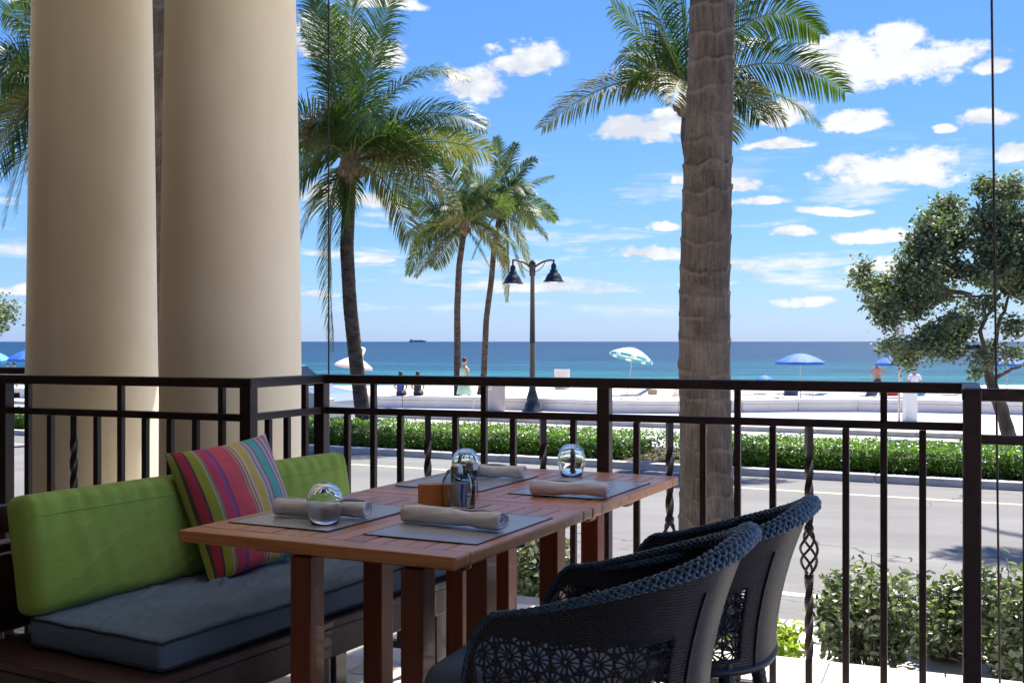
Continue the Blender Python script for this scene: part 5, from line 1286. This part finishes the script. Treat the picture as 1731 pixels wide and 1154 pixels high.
# pillow
pc = bp(.73, .19, .468); e = thing('throw_pillow', 'square throw pillow with multicoloured vertical stripes', 'pillow', pc, world=False)
S_ = .44; N = 46; vs = []; m = MB()
def pil(u, v, s):
    t = (max(0, 1 - u ** 2) ** .55) * (max(0, 1 - v ** 2) ** .55); pin = 1 - .055 * (1 - u * u) * abs(v) ** 3; pin2 = 1 - .055 * (1 - v * v) * abs(u) ** 3
    wr = .006 * noise.noise(Vector((u * 3, v * 3, s * 2))) * t
    return Vector((u * S_ / 2 * pin2, v * S_ / 2 * pin, s * .072 * t + wr))
for s in (1, -1):
    o0 = len(m.v)
    for i in range(N + 1):
        for j in range(N + 1): m.v.append(tuple(pil(-1 + 2 * i / N, -1 + 2 * j / N, s)))
    for i in range(N):
        for j in range(N):
            f = (o0 + i * (N + 1) + j, o0 + (i + 1) * (N + 1) + j, o0 + (i + 1) * (N + 1) + j + 1, o0 + i * (N + 1) + j + 1); m.f.append(f if s > 0 else f[::-1])
po = m.build('pillow_body', M['pillow'], e, smooth=True, loc=(0, 0, 0))
pd = (BA * math.cos(R(4)) + BC * math.sin(R(4))); Zf = (BC * math.cos(R(24)) - BA * .08 + Vector((0, 0, 1)) * math.sin(R(24))).normalized(); X = (pd - Zf * pd.dot(Zf)).normalized(); Y = Zf.cross(X)
X2 = X * math.cos(R(4)) + Y * math.sin(R(4)); Y2 = Zf.cross(X2)
M4 = Matrix((X2, Y2, Zf)).transposed().to_4x4(); M4.translation = Y2 * .225; po.matrix_local = M4

# wooden armchair at the far left edge, behind the bench
ac = Vector((-1.72, 3.55, 0)); e = thing('wooden_armchair', 'dark red wooden armchair cut off by the left edge of the view', 'chair', ac, world=False, rz=R(-25))
for x in (-.25, .25):
    for y in (-.24, .24): MB().box((x, y, .21 if y > 0 else .40), (.055, .055, .42 if y > 0 else .80), bev=.006).build('leg', M['red_wood'], e, loc=(0, 0, 0))
MB().box((0, 0, .43), (.56, .54, .04), bev=.008).build('seat', M['red_wood'], e, loc=(0, 0, 0))
tr_ = MB(); K = 16; vs = []
for i in range(K + 1):
    x = -.29 + .58 * i / K; zt = .80 + .055 * math.cos(x / .29 * math.pi / 2) ** .6 if abs(x) < .29 else .80; vs += [(x, -.27, .74), (x, -.235, .74), (x, -.235, zt), (x, -.27, zt)]
tr_.add(vs, [(i * 4 + j, (i + 1) * 4 + j, (i + 1) * 4 + (j + 1) % 4, i * 4 + (j + 1) % 4) for i in range(K) for j in range(4)] + [(0, 1, 2, 3), (K * 4 + 3, K * 4 + 2, K * 4 + 1, K * 4)]); tr_.build('crest_rail', M['red_wood'], e, loc=(0, 0, 0))
for x in (-.15, -.05, .05, .15): MB().box((x, -.25, .60), (.05, .018, .29), bev=.004).build('back_slat', M['red_wood'], e, loc=(0, 0, 0))
for x in (-.28, .28): MB().box((x, 0, .635), (.06, .5, .03), bev=.01).build('armrest', M['red_wood'], e, loc=(0, 0, 0)); MB().box((x, .22, .53), (.04, .04, .18)).build('arm_post', M['red_wood'], e, loc=(0, 0, 0))
e.scale = (1.1, 1.1, 1.15); e.location.z = FZ

# ================================================================== wicker chairs
def chair_geo():
    PF, A_, Z0 = .145, .20, .405
    def h(s):      # rim height over path parameter s in 0..Lt (metres at mid height)
        t = min(s, LT - s)
        if t < .10: return .43 + .22 * math.sqrt(max(0, 1 - (1 - t / .10) ** 2))
        k = min(1, (t - .10) / (LT / 2 - .12)); k = k * k * (3 - 2 * k)
        return .65 + .15 * (.35 * (t - .10) / (LT / 2 - .10) + .65 * k)
    Wm = .26; LT = 2 * A_ + math.pi * Wm
    def pos(s, z):
        t = max(0, (z - Z0) / .395); W_ = .228 + .047 * t ** 1.2; Rb = .262 + .098 * t ** 1.9
        if s <= A_: return Vector((PF - s, -W_, z))
        if s >= LT - A_: return Vector((PF - (LT - s), W_, z))
        a = (s - A_) / (LT - 2 * A_) * math.pi; ca, sa = math.cos(a), math.sin(a)
        # squarish tub back
        pw = 2.6; q = (abs(ca) ** pw + abs(sa) ** pw) ** (-1 / pw)
        return Vector((PF - A_ - sa * q * Rb, -W_ * ca * q, z))
    return h, pos, LT, A_, Z0
def make_chair(label, group):
    h, pos, LT, A_, Z0 = chair_geo()
    e = thing('wicker_chair', label, 'chair', (0, 0, 0), group, world=False)
    # solid woven shell with UVs in metres, leaving the lace panels open
    NS, NZ = 150, 30; bm = bmesh.new(); uvl = bm.loops.layers.uv.new('UVMap'); grid = []
    for i in range(NS + 1):
        s = LT * i / NS; row = []
        for j in range(NZ + 1):
            z = Z0 + (h(s) - Z0) * j / NZ; row.append((bm.verts.new(pos(s, z)), s, z))
        grid.append(row)
    def lace(s, z):
        t = min(s, LT - s); return .03 < t < .42 and .440 < z < h(s) - (.028 + .115 * min(1, t / .4) ** 1.3)
    for i in range(NS):
        for j in range(NZ):
            q = [grid[i][j], grid[i + 1][j], grid[i + 1][j + 1], grid[i][j + 1]]; sm = sum(v[1] for v in q) / 4; zm = sum(v[2] for v in q) / 4
            if lace(sm, zm): continue
            try: f = bm.faces.new([v[0] for v in q])
            except ValueError: continue
            f.smooth = True
            for lp, v in zip(f.loops, q): lp[uvl].uv = (v[1] * 1.0, v[2] * 1.0)
    me = bpy.data.meshes.new('shell'); bm.to_mesh(me); bm.free(); me.materials.append(M['wicker'])
    o = link('woven_shell', me, e, (0, 0, 0)); md = o.modifiers.new('s', 'SOLIDIFY'); md.thickness = .010; md.offset = 0
    # star lace: rings of radial strands
    for side in (0, 1):
        lc = MB(); C = .060
        def S(s, z): ss = s if side == 0 else LT - s; return pos(ss, z)
        rows = 0; zc_ = .415
        def ribbon(a, c, w):
            pa, pc_ = S(*a), S(*c); nn = Vector((0, -1 if side == 0 else 1, 0)); dv = (pc_ - pa)
            if dv.length < 1e-5: return
            sd_ = dv.normalized().cross(nn) * w / 2; th = nn * .0032
            lc.add([pa - sd_ - th, pa + sd_ - th, pc_ + sd_ - th, pc_ - sd_ - th, pa - sd_ + th, pa + sd_ + th, pc_ + sd_ + th, pc_ - sd_ + th], [(0, 1, 2, 3), (7, 6, 5, 4), (0, 4, 5, 1), (2, 6, 7, 3), (1, 5, 6, 2), (0, 3, 7, 4)])
        r_ = 0; z = .458
        while z < .76:
            s = .05 + (C / 2 if r_ % 2 else 0)
            while s < .42:
                t = s
                BB = lambda q: h(max(q, .03)) - (.022 + .115 * min(1, q / .4) ** 1.3) + .012
                if z < BB(s) + .028:
                    for k in range(13):
                        a = 2 * math.pi * (k + .5 * (r_ % 2)) / 13; R0, R1 = .003, C * .51
                        e1 = (s + math.cos(a) * R1, z + math.sin(a) * R1)
                        if e1[0] < .012 or e1[1] < Z0 + .01 or e1[1] > BB(e1[0]) or z > BB(s): continue
                        ribbon((s + math.cos(a) * R0, z + math.sin(a) * R0), e1, .0036)
                    for k in range(6):      # cross strands tie the rings together
                        a = math.pi / 3 * k + math.pi / 6; e0 = (s + math.cos(a) * C * .40, z + math.sin(a) * C * .40); e1 = (s + math.cos(a) * C * .64, z + math.sin(a) * C * .64)
                        if e1[0] > .015 and e1[1] < BB(e1[0]) + .012 and e1[1] > Z0: ribbon(e0, e1, .0050)
                    for k in range(12):
                        a0, a1 = 2 * math.pi * k / 12, 2 * math.pi * (k + 1) / 12; R1 = C * .50
                        if s + math.cos(a0) * R1 < .01 or z + math.sin(a0) * R1 > BB(s + math.cos(a0) * R1): continue
                        ribbon((s + math.cos(a0) * R1, z + math.sin(a0) * R1), (s + math.cos(a1) * R1, z + math.sin(a1) * R1), .0042)
                    for k in range(8 if z < BB(s) else 0):
                        a0, a1 = 2 * math.pi * k / 8, 2 * math.pi * (k + 1) / 8
                        ribbon((s + math.cos(a0) * .008, z + math.sin(a0) * .008), (s + math.cos(a1) * .008, z + math.sin(a1) * .008), .005)
                s += C
            z += C * .866; r_ += 1
        lc.build('lace_panel', M['strand'], e, loc=(0, 0, 0))
    # braided rim
    K = 260; P = []
    for i in range(K + 1):
        s = LT * i / K; p = pos(s, h(s)); t = min(s, LT - s) / (LT / 2); P.append(p)
    rope = MB(); core = MB()
    R_ = [.0055 + .0125 * min(1, min(i, K - i) / (K * .42)) ** 2.4 for i in range(K + 1)]
    core.tube(P, [r * .85 for r in R_], 8)
    cum = [0]
    for i in range(K): cum.append(cum[-1] + (P[i + 1] - P[i]).length)
    FR = []; prev = None
    for i in range(K + 1):
        T = (P[min(i + 1, K)] - P[max(i - 1, 0)]).normalized()
        a = Vector((0, 0, 1)) if prev is None else prev
        a = a - T * a.dot(T)
        if a.length < 1e-3: a = Vector((1, 0, 0))
        a.normalize(); prev = a; FR.append((a, T.cross(a)))
    for sgn, ns in ((1, 5), (-1, 5)):
        for k in range(ns):
            pts = []; rr = []; KK = K * 3
            for ii in range(KK + 1):
                f = ii / 3; i = min(int(f), K - 1); fr = f - i if i < K - 0 else 0
                p = P[i].lerp(P[i + 1], f - i); ph = 2 * math.pi * k / ns + sgn * (cum[i] + (cum[i + 1] - cum[i]) * (f - i)) / .085 * 2 * math.pi
                A0, B0 = FR[i]; r = R_[i]; wv = 1 + .16 * math.cos(ph * ns + (0 if sgn > 0 else math.pi))
                pts.append(p + (A0 * math.cos(ph) + B0 * math.sin(ph)) * r * wv); rr.append(r * .30)
            rope.tube(pts, rr, 5)
    rope.build('braided_rim', M['rope'], e, smooth=True, loc=(0, 0, 0)); core.build('rim_core', M['rope'], e, smooth=True, loc=(0, 0, 0))
    # bottom edge roll and corner piping
    bt = MB(); bt.tube([pos(LT * i / 80, Z0 + .004) for i in range(81)], .012, 8); bt.build('lower_edge', M['strand'], e, smooth=True, loc=(0, 0, 0))
    for s in (A_ + .27, LT - A_ - .27):
        pp = MB(); pp.tube([pos(s, Z0 + (h(s) - .07 - Z0) * k / 12) * 1.0 + (pos(s, Z0) - Vector((-.05, 0, Z0))).normalized() * .007 for k in range(13)], .0032, 6); pp.build('corner_piping', M['strand'], e, smooth=True, loc=(0, 0, 0))
    # seat with rolled front
    me, _ = cushion('seat', .46, .36, .085, M['chair_pad'], .04, .01, .002, 0, 0, 24, 20)
    link('seat', me, e, (.045, 0, .452))
    for x, y, dx, dy in ((.15, -.20, .03, -.015), (.15, .20, .03, .015), (-.24, -.17, -.10, -.03), (-.24, .17, -.10, .03)):
        lg = MB(); pts = []; rr = []
        for k in range(61):
            t = k / 60; pts.append((x + dx * t ** 1.4, y + dy * t, .43 - .56 * t)); rr.append((.021 - .007 * t) * (1 + .07 * (k % 2)))
        lg.tube(pts, rr, 12); lg.build('leg', M['strand'], e, loc=(0, 0, 0))
    return e
cg = 'dark wicker tub chairs beside the tables'
ch = make_chair('near dark wicker tub chair with openwork star sides and sky-tinted braided rim', cg)
ch.location = (.115, 2.475, 0); ch.rotation_euler = (0, 0, math.atan2(.36, -.93))
ch2 = copy_tree(ch); ch2['label'] = 'far dark wicker tub chair, closer to the railing, with its back half lit'
ch2.location = (.37, 2.92, 0); ch2.rotation_euler = (0, 0, math.atan2(.40, -.91))
